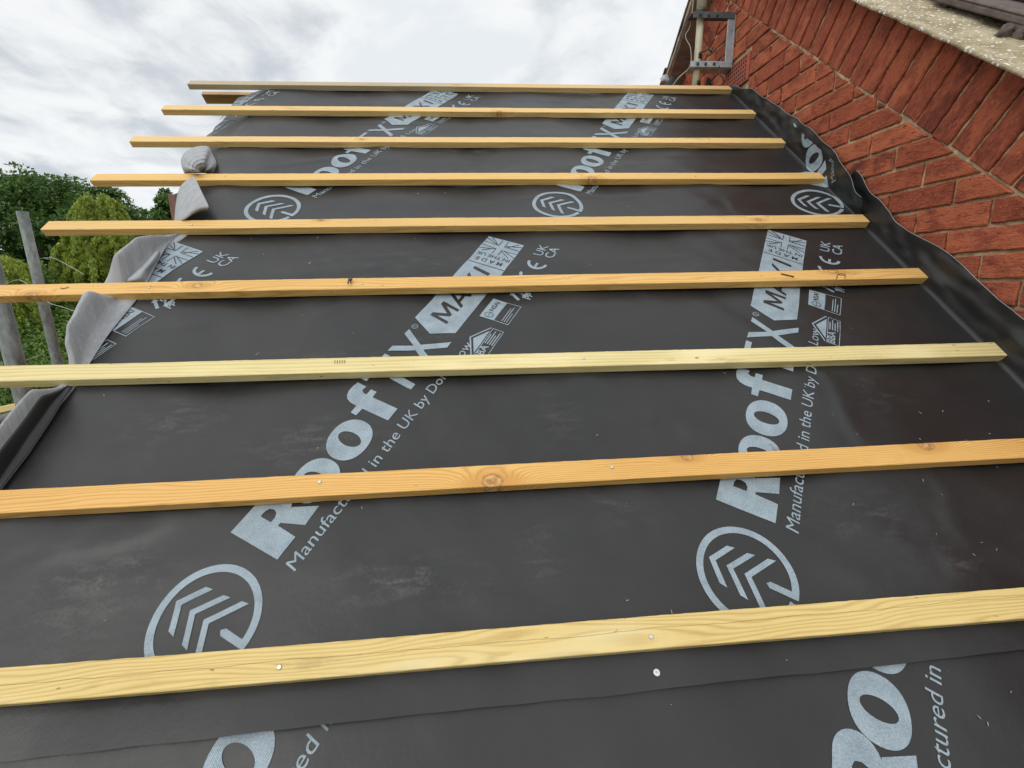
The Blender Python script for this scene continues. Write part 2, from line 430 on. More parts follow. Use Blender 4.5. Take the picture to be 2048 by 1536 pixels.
for k in range(-10, 24):
    z0 = Z0 + k * CO + .0048; z1 = z0 + CO - .0095
    offs = (0.8325 if (k % 2) == 1 else 0.8325 - .1125)
    for j in range(-8, 14):
        y0 = offs + j * .225 + .005; y1 = y0 + .215
        w_ = [random.uniform(-.0018, .0018) for _ in range(4)]
        poly = [(y0 + w_[0], z0 + w_[1]), (y1 + w_[2], z0 + w_[1]), (y1 + w_[2], z1 + w_[3]), (y0 + w_[0], z1 + w_[3])]
        if z1 > 1.652 and z0 < 1.790 and y1 > 1.90 and y0 < 2.144:
            if y0 > 1.90 and y1 < 2.144: continue
            if y0 <= 1.90: poly = clip(poly, lambda p: p[0] - 1.902)
            else: poly = clip(poly, lambda p: 2.142 - p[0])
        if max(wv_near(*p) for p in poly) < -.25 and y1 < 2.0: continue
        zz_ = .003 * random.uniform(-1, 1)
        poly = clip(poly, lambda p: wv_near(*p) - (W_BAND - .002 + zz_)) if len(poly) > 2 else poly
        poly = clip(poly, lambda p: wv_far(*p) - (W_BAND - .004)) if len(poly) > 2 else poly
        if len(poly) > 2: brick(poly, (y0, z0), (1, 0), tintf())
for far in (False, True):                      # bricks laid square to the verge
    for i in range(-11, 46):
        v0 = 1.638 + (i - 20) * .0815 + .005; v1 = v0 + .0715
        j = [random.uniform(-.0016, .0016) for _ in range(4)]
        a = random.uniform(-.002, .004)
        poly = [wyz(v0 + j[0], W_BAND + .005 + a), wyz(v1 + j[1], W_BAND + .005 + a), wyz(v1 + j[2], W_TOP - .004), wyz(v0 + j[3], W_TOP - .004)]
        poly = clip(poly, lambda p: p[0] - (RY - .004))
        if len(poly) < 3: continue
        d = (-SP, CP); org = wyz(v0, W_BAND)
        if far:
            poly = [(2 * RY - p[0], p[1]) for p in poly]; d = (SP, CP); org = (2 * RY - org[0], org[1])
        brick(poly, org, d, (random.random() ** 1.3 * .75, random.choice((.3, .6, .9)) * random.random(), 0, 1))
frombm('brickwork', bm, M_BRICK, wall)
# mortar body, with smeared joints: a plane grid 8 mm behind the faces
bm = bmesh.new()
y0, y1, n_y, n_z = -.9, 4.3, 360, 230
def topz(y): 
    return (SP / CP) * (y if y < RY else 2 * RY - y) + (W_TOP - .006) / CP
vs = []; fs = []
for i in range(n_y + 1):
    y = y0 + (y1 - y0) * i / n_y
    zb = max(GZ, min(.803 * (y if y < RY else 2 * RY - y) - .6, 3)); zt = topz(y)
    for j in range(n_z + 1):
        z = zb + (zt - zb) * j / n_z
        w1, w2 = wv_near(y, z), wv_far(y, z); wm = max(w1, w2)
        d = .0092 + .0040 * noise.noise(Vector((y * 40, z * 40, 3))) + .003 * noise.noise(Vector((y * 11, z * 11, 1)))
        d -= .008 * math.exp(-((wm - W_BAND) / .011) ** 2) * max(0, noise.noise(Vector((y * 14, z * 14, 7))) + .15)   # lumps at the cut bricks
        vs.append((XW + d, y, z))
for i in range(n_y):
    for j in range(n_z):
        a = i * (n_z + 1) + j; fs.append((a, a + 1, a + n_z + 2, a + n_z + 1))
pyd('mortar_joints', vs, fs, M_MORTAR, wall, True)
# solid house body behind
bm = bmesh.new()
ring = [(-.95, GZ), (5.3, GZ), (5.3, topz(5.3)), (RY, topz(RY)), (-.95, topz(-.95))]
fr = [bm.verts.new((XW + .028, *p)) for p in ring]; bk = [bm.verts.new((7.0, *p)) for p in ring]
bm.faces.new(fr); bm.faces.new(bk[::-1])
for i in range(5): bm.faces.new((fr[i], fr[i - 1], bk[i - 1], bk[i]))
frombm('house_body', bm, M_MORTAR, wall)
# verge mortar bed on the near slope
nv, nu = 150, 26; vs = []; fs = []
for i in range(nv + 1):
    v = -1.4 + i * (3.9 + .35) / nv
    for j in range(nu + 1):
        u = -.043 + .30 * j / nu
        u2 = u + .004 * noise.noise(Vector((v * 25, j * .3, 0))) * (1 if j < 3 else 0)
        w = .5335 + (.003 * noise.noise(Vector((u * 60, v * 60, 2))) + .006 * noise.noise(Vector((u * 12, v * 9, 5)))) * (1 if j else .4) + max(0, j - 10) * .0012
        vs.append(W(u2, v, w))
for i in range(nv):
    for j in range(nu):
        a = i * (nu + 1) + j; fs.append((a, a + 1, a + nu + 2, a + nu + 1))
base = len(vs)
for i in range(nv + 1):
    p = vs[i * (nu + 1)]; vs.append(p + W(.001, 0, -.009)); vs.append(W(.3, -1.4 + i * 4.25 / nv, .5225))
for i in range(nv):
    a = i * (nu + 1); b_ = base + 2 * i
    fs.append((a, a + nu + 1, b_ + 2, b_)); fs.append((b_, b_ + 2, b_ + 3, b_ + 1))
pyd('verge_mortar', vs, fs, M_UNDER, wall, True)
# tiles on the near slope, each course overlapping the one below
bm = bmesh.new()
B0 = Matrix((W(1, 0, 0), W(0, 1, 0), W(0, 0, 1))).transposed().to_4x4()
for k in range(12):
    v0 = -1.38 + k * .345
    for j in range(9):
        u0 = .155 + .013 * math.sin(k * 2.3) + j * .30
        M = B0 @ Matrix.Translation((u0, v0, .575)) @ Matrix.Rotation(-.045, 4, 'X')
        add_box(bm, (0, 0, -.004), (.296, .42, .014), M, .004)
        add_box(bm, (.20, 0, .0142), (.28, .42, .040), M, .012)
        add_box(bm, (.0, 0, .0142), (.03, .42, .022), M, .004)
        add_box(bm, (.004, .012, -.032), (.29, .05, -.0042), M, .003)
frombm('roof_tiles', bm, M_TILE, wall)
bm = bmesh.new()                               # rough mortar lumps under the tile edges
for (u, v, s_) in ((.135, 1.43, .028), (.165, 1.40, .03), (.15, 1.05, .03), (.14, .8, .03)):
    r = bmesh.ops.create_icosphere(bm, subdivisions=3, radius=1)
    for q in r['verts']:
        n_ = 1 + .45 * noise.noise(q.co * 1.7 + Vector((u * 90, v * 7, 0)))
        q.co = W(u + q.co.x * s_ * n_ * .8, v + q.co.y * s_ * n_ * .5, .545 + q.co.z * .022 * n_)
frombm('mortar_lump', bm, M_TILE, wall, True)
# far verge: soffit board, its lower edge and the tile ends above it
def far(u, s_, w):                             # far slope: s_ metres down from the apex, w square to it
    q = wyz(RY / CP * 0 - s_, 0)
    return Vector((u, RY + s_ * CP + (w) * SP, RZ - s_ * SP + (w) * CP))
def slab(name, u0, u1, w0, w1, m_, rough=.004, s1=2.6):
    n = 70; vs = []; fs = []
    for i in range(n + 1):
        s_ = -.0 + s1 * i / n
        for (u, w) in ((u0, w0), (u1, w0), (u1, w1), (u0, w1)):
            vs.append(far(u + rough * noise.noise(Vector((s_ * 30, u * 99, w * 50))), s_, w + rough * .6 * noise.noise(Vector((s_ * 23, u * 50, 4)))))
    for i in range(n):
        for j in range(4):
            fs.append((4 * i + j, 4 * i + (j + 1) % 4, 4 * i + 4 + (j + 1) % 4, 4 * i + 4 + j))
    fs += [(0, 3, 2, 1), (4 * n, 4 * n + 1, 4 * n + 2, 4 * n + 3)]
    return pyd(name, vs, fs, m_, wall)
slab('verge_soffit', -.088, .3, .003, .014, M_SOFFIT)
slab('verge_edge', -.103, -.03, .0145, .030, M_SOFFEDGE, .006)
bm = bmesh.new()
for k in range(8):
    M = Matrix.Translation(far(-.112 + .006 * math.sin(k * 2), k * .345 + .38, .034)) @ Matrix.Rotation(-PITCH, 4, 'X') @ Matrix.Rotation(-.05, 4, 'X')
    add_box(bm, (0, -.40, 0), (.3, .0, .014), M, .003)
    for j in range(1, 8): add_box(bm, (j * .30 + .002, -.40, 0), ((j + 1) * .30, .0, .014), M, .003)
frombm('far_roof_tiles', bm, M_TILE, wall)
# air brick
bm = bmesh.new()
vy0, vy1, vz0, vz1 = 1.911, 2.133, 1.655, 1.788
add_box(bm, (XW - .004, vy0, vz0), (XW + .02, vy1, vz1), None, .003)
frombm('air_brick', bm, M_TERRA, wall)
ab = [o for o in wall.children if o.name.startswith('air_brick')][0]
bm = bmesh.new()
for i in range(9):
    for j in range(6):
        y = vy0 + .026 + i * .0212; z = vz0 + .0155 + j * .0204
        add_box(bm, (XW - .0046, y - .0055, z - .0062), (XW - .0042, y + .0055, z + .0062))
h = frombm('vent_holes', bm, M_VOID); h.parent = ab

# ------------------------------------------------------------------ the lower roof's own house
ext = empty('house_extension', (-1.2, 0, GZ))
tag(ext, 'lower brick house under the black underlay, its roof stripped for retiling', 'house')
def plain_brick():
    m, t, b = mat('plain_brickwork')
    co = t.node('ShaderNodeTexCoord').outputs['Object']
    cm = t.node('ShaderNodeCombineXYZ'); s = t.node('ShaderNodeSeparateXYZ'); t.put(s.inputs[0], co)
    t.put(cm.inputs[0], t.math('ADD', s.outputs[0], s.outputs[1])); t.put(cm.inputs[1], s.outputs[2])
    br = t.node('ShaderNodeTexBrick'); t.put(br.inputs['Vector'], cm.outputs[0])
    br.inputs['Color1'].default_value = (.30, .07, .03, 1); br.inputs['Color2'].default_value = (.42, .11, .045, 1)
    br.inputs['Mortar'].default_value = (.32, .25, .16, 1); br.inputs['Scale'].default_value = 1
    br.inputs['Brick Width'].default_value = .225; br.inputs['Row Height'].default_value = .075; br.inputs['Mortar Size'].default_value = .006
    t.put(b.inputs['Base Color'], br.outputs['Color']); b.inputs['Roughness'].default_value = .9
    return m
VR = 2.66; YR, ZR = VR * CP, VR * SP           # ridge
bm = bmesh.new()
ring = [(-.55, GZ), (2 * YR + .55, GZ), (2 * YR + .55, -.57), (YR, ZR - .14), (-.55, -.57)]
fr = [bm.verts.new((-2.36, *p)) for p in ring]; bk = [bm.verts.new((0.03, *p)) for p in ring]
bm.faces.new(fr); bm.faces.new(bk[::-1])
for i in range(5): bm.faces.new((fr[i], fr[i - 1], bk[i - 1], bk[i]))
frombm('walls', bm, plain_brick(), ext)
M_RAFTER = wood('rafter_timber', (.42, .28, .13), (.28, .17, .07), 3)
for u in (-2.37, -1.765, -1.155, -.545, -.06):
    bm = bmesh.new()
    for side in (0, 1):
        a = [W(u - .02, -.75, -.012), W(u + .02, -.75, -.012), W(u + .02, VR - .02, -.012), W(u - .02, VR - .02, -.012)]
        b2 = [p + W(0, 0, -.1) for p in a]
        if side: a = [Vector((p.x, 2 * YR - p.y, p.z)) for p in a]; b2 = [Vector((p.x, 2 * YR - p.y, p.z)) for p in b2]
        A = [bm.verts.new(p) for p in a]; B_ = [bm.verts.new(p) for p in b2]
        bm.faces.new(A); bm.faces.new(B_[::-1])
        for i in range(4): bm.faces.new((A[i], A[i - 1], B_[i - 1], B_[i]))
    frombm('rafter', bm, M_RAFTER, ext)

# ------------------------------------------------------------------ underlay sheets
SCUFF = [(-2.13, .18, .10, .07, 1), (-1.60, .155, .13, .035, 1), (-1.80, .47, .12, .05, .9), (-2.14, .55, .10, .06, .8),
         (-1.32, .20, .04, .06, .5), (-1.14, .29, .05, .05, .5), (-1.25, .52, .05, .07, .45), (-1.55, .80, .08, .06, .35),
         (-.62, .23, .10, .05, .55), (-.50, .14, .06, .04, .6), (-1.9, .72, .2, .05, .35), (-1.7, 1.15, .3, .08, .4),
         (-1.55, 1.95, .35, .09, .75), (-1.05, 2.05, .3, .08, .6), (-1.9, 2.05, .25, .08, .5), (-1.35, 1.75, .3, .07, .5),
         (-.8, 1.8, .2, .06, .4), (-1.3, 1.05, .06, .06, .6), (-.7, 1.1, .12, .05, .4), (-.40, .55, .08, .05, .5), (-.28, 1.0, .05, .06, .5)]
RAFT = (-2.37, -1.765, -1.155, -.545, .065)
CREASE = [(-0.526, 0.628, -0.549, 0.364, 0.0032), (-0.424, 0.307, -0.461, 0.169, 0.003), (-0.644, 0.195, -0.532, 0.153, 0.0025), (-0.532, 0.153, -0.503, 0.098, 0.003), (-0.581, 1.441, -0.324, 1.589, 0.003), (-0.463, 1.494, -0.455, 1.387, 0.0025), (-1.924, 1.147, -1.514, 1.178, 0.0035), (-2.141, 1.053, -1.731, 1.104, 0.0025), (-2.369, 0.828, -2.169, 0.879, 0.0025), (-1.897, 0.869, -1.815, 0.951, 0.002), (-1.83, 0.266, -1.764, 0.325, 0.002), (-2.267, 0.224, -2.055, 0.289, 0.003), (-2.32, 0.255, -2.193, 0.286, 0.002), (-1.365, 0.893, -0.992, 0.902, 0.002), (-0.942, 1.122, -0.637, 1.171, 0.0025), (-1.176, 1.241, -1.18, 1.076, 0.002), (-1.997, 2.23, -1.625, 2.178, 0.003), (-2.204, 1.787, -1.822, 1.897, 0.003), (-0.792, 1.782, -0.33, 1.849, 0.003), (-1.333, 1.505, -0.644, 1.553, 0.003), (-1.538, 2.483, -0.768, 2.465, 0.002), (-0.602, 0.912, -0.458, 0.819, 0.0025), (-1.523, 0.458, -1.43, 0.568, 0.002), (-1.21, 0.471, -0.985, 0.503, 0.002)]
def sag(u, v):
    uu = min(max(u, -2.37), 0.0)
    x = ((uu + 2.37) / .61) % 1.0
    s = -.013 * math.sin(PI * x) ** 2 * (.75 + .6 * noise.noise(Vector((u * 2.1, v * 3.4, 4.7))))
    s += .0050 * noise.noise(Vector((u * 2.6, v * 5.5, 1.3))) + .0016 * noise.noise(Vector((u * 9, v * 9, 8)))
    s += .0032 * noise.noise(Vector((u * 1.3, v * 10.5, 6.1)))
    # diagonal pulls
    q = (u * .8 + v * .6)
    s += .0024 * noise.noise(Vector((q * 14, (u - v) * 2.2, 2.2)))
    fade = min(1.0, max(0.0, (-u) / .12)); s *= fade * .9 + .1
    for (a0, b0, a1, b1, h) in CREASE:
        dx_, dy_ = a1 - a0, b1 - b0; L2 = dx_ * dx_ + dy_ * dy_
        k = ((u - a0) * dx_ + (v - b0) * dy_) / L2
        if -.2 < k < 1.2:
            d = ((u - a0) * dy_ - (v - b0) * dx_) / L2 ** .5 + .006 * math.sin(k * 7)
            if abs(d) < .09: s += h * 1.25 * max(0, 1 - (2 * abs(k - .5) / 1.35) ** 2) * math.exp(-(d / (.017 if d > 0 else .032)) ** 2)
    return s
UC, RC, PHI = -.020, .013, math.radians(86)
def up_h(v, top):                              # height of the upstand against the wall
    pts = ((-1.5, .11), (.2, .105), (.67, .112), (.98, .108), (1.2, .084), (1.358, .094), (1.50, .118), (1.53, .112), (1.78, .125), (2.1, .105), (2.4, .085), (2.55, .05), (2.7, .03))
    for (a, h0), (b_, h1) in zip(pts, pts[1:]):
        if v <= b_:
            k = (v - a) / (b_ - a); k = k * k * (3 - 2 * k)
            return h0 + (h1 - h0) * k + .006 * noise.noise(Vector((v * 9, top, 0)))
    return .03
LAYER = {'low': -.0045, 'mid': 0.0, 'top': .0042}
def surf(lay, u, v, off=0.0):
    w = LAYER[lay] + sag(u, v)
    if lay == 'mid':
        e = math.exp(-max(0, v + .03) / .03); w += e * (.0060 + .016 * max(0, noise.noise(Vector((u * 3.4, 3.3, 0)))))
    if lay == 'top':
        e = math.exp(-max(0, v - 1.33) / .035); w += e * .003
    x = u; w += off
    if u > UC:
        s_ = u - UC; ph = min(s_ / RC, PHI)
        x = UC + RC * math.sin(ph); z = RC * (1 - math.cos(ph)); rest = s_ - RC * ph
        x += rest * math.cos(ph); z += rest * math.sin(ph)
        wob = rest * .20 * noise.noise(Vector((v * 5, 2.5, LAYER[lay] * 900))) - rest * .03 + min(1, rest / .03) * .0065 * noise.noise(Vector((v * 17, rest * 30, LAYER[lay] * 900)))
        if lay == 'top': wob -= rest * (.55 * max(0, min(1, (1.62 - v) / .25)) + .06) + .003
        x = min(x + wob, .006) - math.sin(ph) * off
        w = z + (w - off) * math.cos(ph) + math.cos(ph) * off
    elif lay == 'top' and u < -2.452:
        s_ = -2.452 - u; a = math.radians(15)
        x = -2.452 - s_ * math.cos(a); w = w - s_ * math.sin(a) - .002 * math.sin(v * 20)
    vr = VR - .025
    if v > vr:                                    # over the ridge
        s_ = v - vr; y, z = vr * CP, vr * SP
        return Vector((x, y + s_ * CP - w * SP * max(0, 1 - s_ / .05), z + s_ * SP * (1 - 2 * min(1, s_ / .05)) + w * CP))
    return W(x, v, w)
def sheet(name, lay, u0, v0, v1, nu, nv, parent, vedge=None, left=None):
    vs, fs, uv, scf = [], [], [], []
    for j in range(nv + 1):
        v_ = v0 + (v1 - v0) * j / nv
        uL = left(v_) if left else u0
        ue = UC + RC * PHI * .3 + up_h(v_, LAYER[lay])
        for i in range(nu + 1):
            k = i / nu
            if k < .8: u = uL + (UC - .01 - uL) * k / .8
            else: u = UC - .01 + (ue - UC + .01) * (k - .8) / .2
            v = v_
            if j == 0 and vedge: v += vedge(u)
            vs.append(surf(lay, u, v)); uv.append((u, v))
            s = 0.0
            for (cu, cv, ru, rv, a) in SCUFF:
                d = ((u - cu) / ru) ** 2 + ((v - cv) / rv) ** 2
                if d < 6: s = max(s, a * math.exp(-d * .9))
            scf.append(s)
    for j in range(nv):
        for i in range(nu):
            a = j * (nu + 1) + i; fs.append((a, a + 1, a + nu + 2, a + nu + 1))
    me = bpy.data.meshes.new(name); me.from_pydata(vs, [], fs); me.update()
    ul = me.uv_layers.new(name='UVMap')
    for lp in me.loops: ul.data[lp.index].uv = uv[lp.vertex_index]
    at_ = me.attributes.new('scuff', 'FLOAT', 'POINT'); at_.data.foreach_set('value', scf)
    return link(name, me, M_BLACK, parent, True)

low = empty('roof_underlay', W(-1.2, -.6)); tag(low, 'lowest black printed underlay sheet, tucked under the bottom edge of the middle sheet', 'underlay', 'underlay sheets')
mid = empty('roof_underlay', W(-1.2, .6)); tag(mid, 'middle black printed underlay sheet with the largest lettering and a grey folded left edge', 'underlay', 'underlay sheets')
top = empty('roof_underlay', W(-1.2, 2)); tag(top, 'upper black printed underlay sheet under the ridge, with grey upturned corners on its left', 'underlay', 'underlay sheets')
sheet('sheet', 'low', -2.5, -.9, .12, 190, 60, low)
sheet('sheet', 'mid', -2.46, -.022, 1.50, 300, 165, mid, lambda u: -.0028 + .0228 * (min(0, u) + .488) + .005 * noise.noise(Vector((u * 2.3, 9, 0))) + .002 * noise.noise(Vector((u * 11, 9, 0))))
def topleft(v):
    tab = ((1.3, -2.46), (1.80, -2.462), (1.93, -2.53), (2.06, -2.625), (2.18, -2.649), (2.40, -2.612), (2.55, -2.592), (2.70, -2.565), (3, -2.54))
    for a, b_ in zip(tab, tab[1:]):
        if v <= b_[0]: return a[1] + (b_[1] - a[1]) * (v - a[0]) / (b_[0] - a[0])
sheet('sheet', 'top', -2.46, 1.335, 2.86, 270, 165, top, lambda u: .004 * noise.noise(Vector((u * 3, 4, 0))), topleft)

# ------------------------------------------------------------------ the print on the sheets
def ell(cx, cy, a, b_, n=40, rot_=0, k=2.0):
    return [(cx + a * math.copysign(abs(math.cos(2 * PI * i / n)) ** (2 / k), math.cos(2 * PI * i / n)),
             cy + b_ * math.copysign(abs(math.sin(2 * PI * i / n)) ** (2 / k), math.sin(2 * PI * i / n))) for i in range(n)]
def fill(bm, loops, mi):
    """fill outer loop with holes by scanline-free triangulation"""
    edges = []; vv = []
    for lp in loops:
        q = [bm.verts.new((x, y, 0)) for x, y in lp]; vv += q
        edges += [bm.edges.new((q[i], q[(i + 1) % len(q)])) for i in range(len(q))]
    r = bmesh.ops.triangle_fill(bm, edges=edges, use_beauty=True, normal=(0, 0, 1))
    for f in r['geom']:
        if isinstance(f, bmesh.types.BMFace):
            f.material_index = mi
            if f.normal.z < 0: f.normal_flip()
def stroke(bm, pts, wd_, mi=0, closed=False):
    n = len(pts)
    L, R_ = [], []
    for i in range(n):
        a = Vector(pts[i - 1] if (i > 0 or closed) else pts[i]); c_ = Vector(pts[(i + 1) % n] if (i < n - 1 or closed) else pts[i]); p = Vector(pts[i])
        d1 = (p - a).normalized() if (p - a).length > 1e-9 else (c_ - p).normalized()
        d2 = (c_ - p).normalized() if (c_ - p).length > 1e-9 else d1
        n1 = Vector((-d1.y, d1.x)); n2_ = Vector((-d2.y, d2.x)); m_ = (n1 + n2_); m_ = m_ / max(.4, m_.dot(n1))
        L.append(p + m_ * wd_ / 2); R_.append(p - m_ * wd_ / 2)
    rg = range(n if closed else n - 1)
    VL = [bm.verts.new((*q, 0)) for q in L]; VR_ = [bm.verts.new((*q, 0)) for q in R_]
    for i in rg:
        f = bm.faces.new((VL[i], VR_[i], VR_[(i + 1) % n], VL[(i + 1) % n])); f.material_index = mi
        f.normal_update()
        if f.normal.z < 0: f.normal_flip()
def text(bm, body, h, x, y, mi=0, width=None, shear=0, bold=0.0, turn=0, sx=1.0):
    cu = bpy.data.curves.new('txt', 'FONT'); cu.body = body; cu.size = 1; cu.offset = bold * .45; cu.resolution_u = 3
    o = bpy.data.objects.new('txt', cu); C.objects.link(o)
    dg = bpy.context.evaluated_depsgraph_get(); dg.update()
    me = bpy.data.meshes.new_from_object(o.evaluated_get(dg))
    bpy.data.objects.remove(o); bpy.data.curves.remove(cu)
    xs = [v.co.x for v in me.vertices]
    if not xs: return
    cap = .70; k = h / cap
    x0, x1 = min(xs), max(xs)
    kx = k * sx if width is None else width / (x1 - x0)
    tmp = bmesh.new(); tmp.from_mesh(me); bpy.data.meshes.remove(me)
    vm_ = {}
    ct, st_ = math.cos(turn), math.sin(turn)
    for v in tmp.verts:
        lx = (v.co.x - x0) * kx + v.co.y * k * shear; ly = v.co.y * k
        vm_[v] = bm.verts.new((x + lx * ct - ly * st_, y + lx * st_ + ly * ct, 0))
    for f in tmp.faces:
        try:
            q = bm.faces.new([vm_[v] for v in f.verts]); q.material_index = mi; q.normal_update()
            if q.normal.z < 0: q.normal_flip()
        except ValueError: pass
    tmp.free()

def artwork():
    """the print in its own frame: x reading direction, y letter-up, millimetres -> metres; slot 0 ink, slot 1 bare sheet (a second, higher layer)"""
    a = bmesh.new(); mm = .001
    # round mark: ring broken at the foot by an upright pointed bar, three chevrons inside
    r0, r1 = 95, 81.5
    def P(r, d): return (r * math.cos(math.radians(d)) * mm, r * math.sin(math.radians(d)) * mm)
    D = [-93 + (360 - 5.5) * i / 96 for i in range(97)]
    vi = [a.verts.new((*P(r1, d), 0)) for d in D]; vo = [a.verts.new((*P(r0, d), 0)) for d in D]
    for i in range(len(D) - 1): a.faces.new((vi[i], vo[i], vo[i + 1], vi[i + 1]))
    fill(a, [[(-.0050, -.0946), (.0072, -.0812), (.0072, -.043), (.001, -.036), (-.0055, -.043)]], 0)
    for (ay_, ax_, dr) in ((72, 40, 28), (38, 44, 33), (4, 51, 37)):
        fill(a, [[(-(ax_ + 2) * mm, (ay_ - dr - 15) * mm), (-.0005, (ay_ - 13) * mm), ((ax_ + 3) * mm, (ay_ - dr - 15) * mm), (ax_ * mm, (ay_ - dr) * mm), (-.0005, ay_ * mm), (-ax_ * mm, (ay_ - dr) * mm)]], 0)
    S = lambda L: [(x * mm, y * mm) for x, y in L]
    # heavy "Roof"
    bowl = [(183 + 0, 82)] + [(203 + 43 * math.sin(t_), 45 + 37 * math.cos(t_)) for t_ in [PI * i / 14 for i in range(0, 13)]]
    fill(a, [S([(133, 82), (134, -38), (182, -38), (184, 8), (190, 8), (209, -38), (252, -36), (226, 12)] + bowl[::-1]),
             S([(183, 26), (194, 26), (203, 31), (206, 40), (203, 50), (194, 54), (183, 54)])], 0)
    for cx in (294, 408):
        fill(a, [S(ell(cx, 13, 54, 47, 44, k=2.15)), S(ell(cx, 13, 17, 29, 30))], 0)
    fill(a, [S([(490, -33), (528, -33), (528, 40), (546, 41), (546, 58), (528, 59), (529, 68), (534, 75), (541, 75), (548, 73), (549, 101), (535, 104), (519, 104), (505, 99), (496, 90), (491, 77), (490, 59), (468, 58), (467, 42), (490, 41)])], 0)
    # light "TX"
    fill(a, [S([(562, 100), (660, 100), (660, 84), (621, 84), (611, -28), (591, -28), (601, 84), (562, 84)])], 0)
    fill(a, [S([(672, 100), (694, 100), (722, 52), (748, 100), (770, 99), (734, 38), (785, -28), (762, -28), (722, 22), (696, -28), (673, -28), (710, 38)])], 0)
    stroke(a, [tuple(c * 1.0 for c in p) for p in S(ell(787, 92, 8, 8, 20))], 2 * mm, 0, True); text(a, 'R', 8 * mm, 784 * mm, 88 * mm, 0)
    # badge
    fill(a, [S([(818, 112), (783, 40), (820, -20), (1282, -14), (1278, 118)])], 0)
    def it(L): return S([(x + .16 * (y - 20), y) for x, y in L])
    fill(a, [it([(838, 20), (838, 80), (852, 80), (874, 42), (896, 80), (910, 80), (910, 20), (899, 20), (899, 62), (879, 28), (869, 28), (849, 62), (849, 20)])], 1)
    fill(a, [it([(918, 20), (947, 80), (959, 80), (988, 20), (975, 20), (968, 35), (938, 35), (931, 20)]), it([(943, 45), (963, 45), (953, 67)])], 1)
    fill(a, [it([(996, 20), (1024, 51), (998, 80), (1013, 80), (1032, 59), (1051, 80), (1066, 80), (1040, 51), (1068, 20), (1053, 20), (1032, 43), (1011, 20)])], 1)
    fill(a, [it([(1088, 20), (1101, 20), (1101, 80), (1088, 80)])], 1)
    fill(a, [S([(1127, 114), (1129.5, 114), (1131, -14), (1128.5, -14)])], 1)
    text(a, 'M A D E', 17 * mm, 1160 * mm - .0, 4 * mm, 1, width=96 * mm, bold=.02, turn=PI / 2)
    text(a, 'IN THE UK', 15 * mm, 1187 * mm, -9 * mm, 1, width=120 * mm, bold=.02, turn=PI / 2)
    fx0, fx1, fy0, fy1 = 1194, 1276, -13, 117; cx, cy = 1235, 52
    for sx_ in (-1, 1):
        for sy in (-1, 1):
            ex, ey = cx + sx_ * 41, cy + sy * 65
            for o_ in (-7, 7):
                stroke(a, S([(cx + sx_ * 13 + o_ * .4 * sy, cy + sy * 13 + (0 if o_ * sx_ < 0 else 6) * sy), (ex - (10 if o_ < 0 else 0) * sx_, ey - (0 if o_ < 0 else 14) * sy)]), 2.6 * mm, 1)
            stroke(a, S([(cx + sx_ * 10, cy + sy * 64), (cx + sx_ * 10, cy + sy * 11), (cx + sx_ * 40, cy + sy * 11)]), 2.4 * mm, 1)
    # small line of text underneath
    text(a, 'Manufactured in the UK by Don & Low', 26 * mm, 132 * mm, -83 * mm, 0, width=672 * mm, bold=.0, shear=.12)
    # house-shaped certificate mark
    fill(a, [S([(762, -100), (826, -61), (884, -97), (884, -101), (826, -66), (768, -101)])], 0)
    fill(a, [S([(778, -101), (826, -73), (872, -101)])], 0)
    fill(a, [S([(762, -104), (884, -104), (884, -139), (762, -139)]), S([(764, -106), (764, -137), (882, -137), (882, -106)])], 0)
    text(a, 'BBA', 20 * mm, 766 * mm, -126 * mm, 0, width=52 * mm, bold=.04)
    for i in range(4): fill(a, [S([(824, -109 - i * 7), (862 + (i % 2) * 14, -109 - i * 7), (862 + (i % 2) * 14, -112 - i * 7), (824, -112 - i * 7)])], 0)
    # two-part certificate box
    fill(a, [S([(912, -45), (1000, -45), (1000, -92), (912, -92)])], 0)
    text(a, 'NSAI', 15 * mm, 945 * mm, -73 * mm, 1, width=46 * mm, bold=.02)
    stroke(a, S(ell(928, -68, 10, 13, 18)), 1.6 * mm, 1, True); stroke(a, S([(918, -68), (938, -68)]), 1.4 * mm, 1)
    fill(a, [S([(912, -92.5), (1000, -92.5), (1000, -138), (912, -138)]), S([(914, -92.8), (914, -136), (998, -136), (998, -92.8)])], 0)
    for i, L_ in enumerate((60, 68, 40)): fill(a, [S([(919, -113 - i * 7), (919 + L_, -113 - i * 7), (919 + L_, -115.4 - i * 7), (919, -115.4 - i * 7)])], 0)
    # recycling arrows, 5, PP
    tri = [(1022, -124), (1058, -62), (1094, -124)]
    for i in range(3):
        p, q = Vector(tri[i]), Vector(tri[(i + 1) % 3]); d_ = (q - p).normalized(); n_ = Vector((-d_.y, d_.x))
        stroke(a, S([tuple(p + d_ * 8), tuple(p + d_ * 40)]), 9 * mm, 0)
        fill(a, [S([tuple(p + d_ * 40 + n_ * 10), tuple(p + d_ * 56), tuple(p + d_ * 40 - n_ * 10)])], 0)
    text(a, '5', 20 * mm, 1051 * mm, -114 * mm, 0, bold=.04); text(a, 'PP', 19 * mm, 1041 * mm, -147 * mm, 0, bold=.04)
    # C E marks
    for cx in (1152, 1212):
        stroke(a, S([(cx + 27 * math.cos(t_), -95 + 29 * math.sin(t_)) for t_ in [math.radians(90 + 180 * i / 18) for i in range(19)]]), 9.5 * mm, 0)
    fill(a, [S([(1190, -91), (1210, -91), (1210, -99.5), (1190, -99.5)])], 0)
    text(a, 'UK', 31 * mm, 1250 * mm, -91 * mm, 0, width=62 * mm, bold=.012); text(a, 'CA', 31 * mm, 1250 * mm, -130 * mm, 0, width=62 * mm, bold=.012)
    return a
ART = artwork()
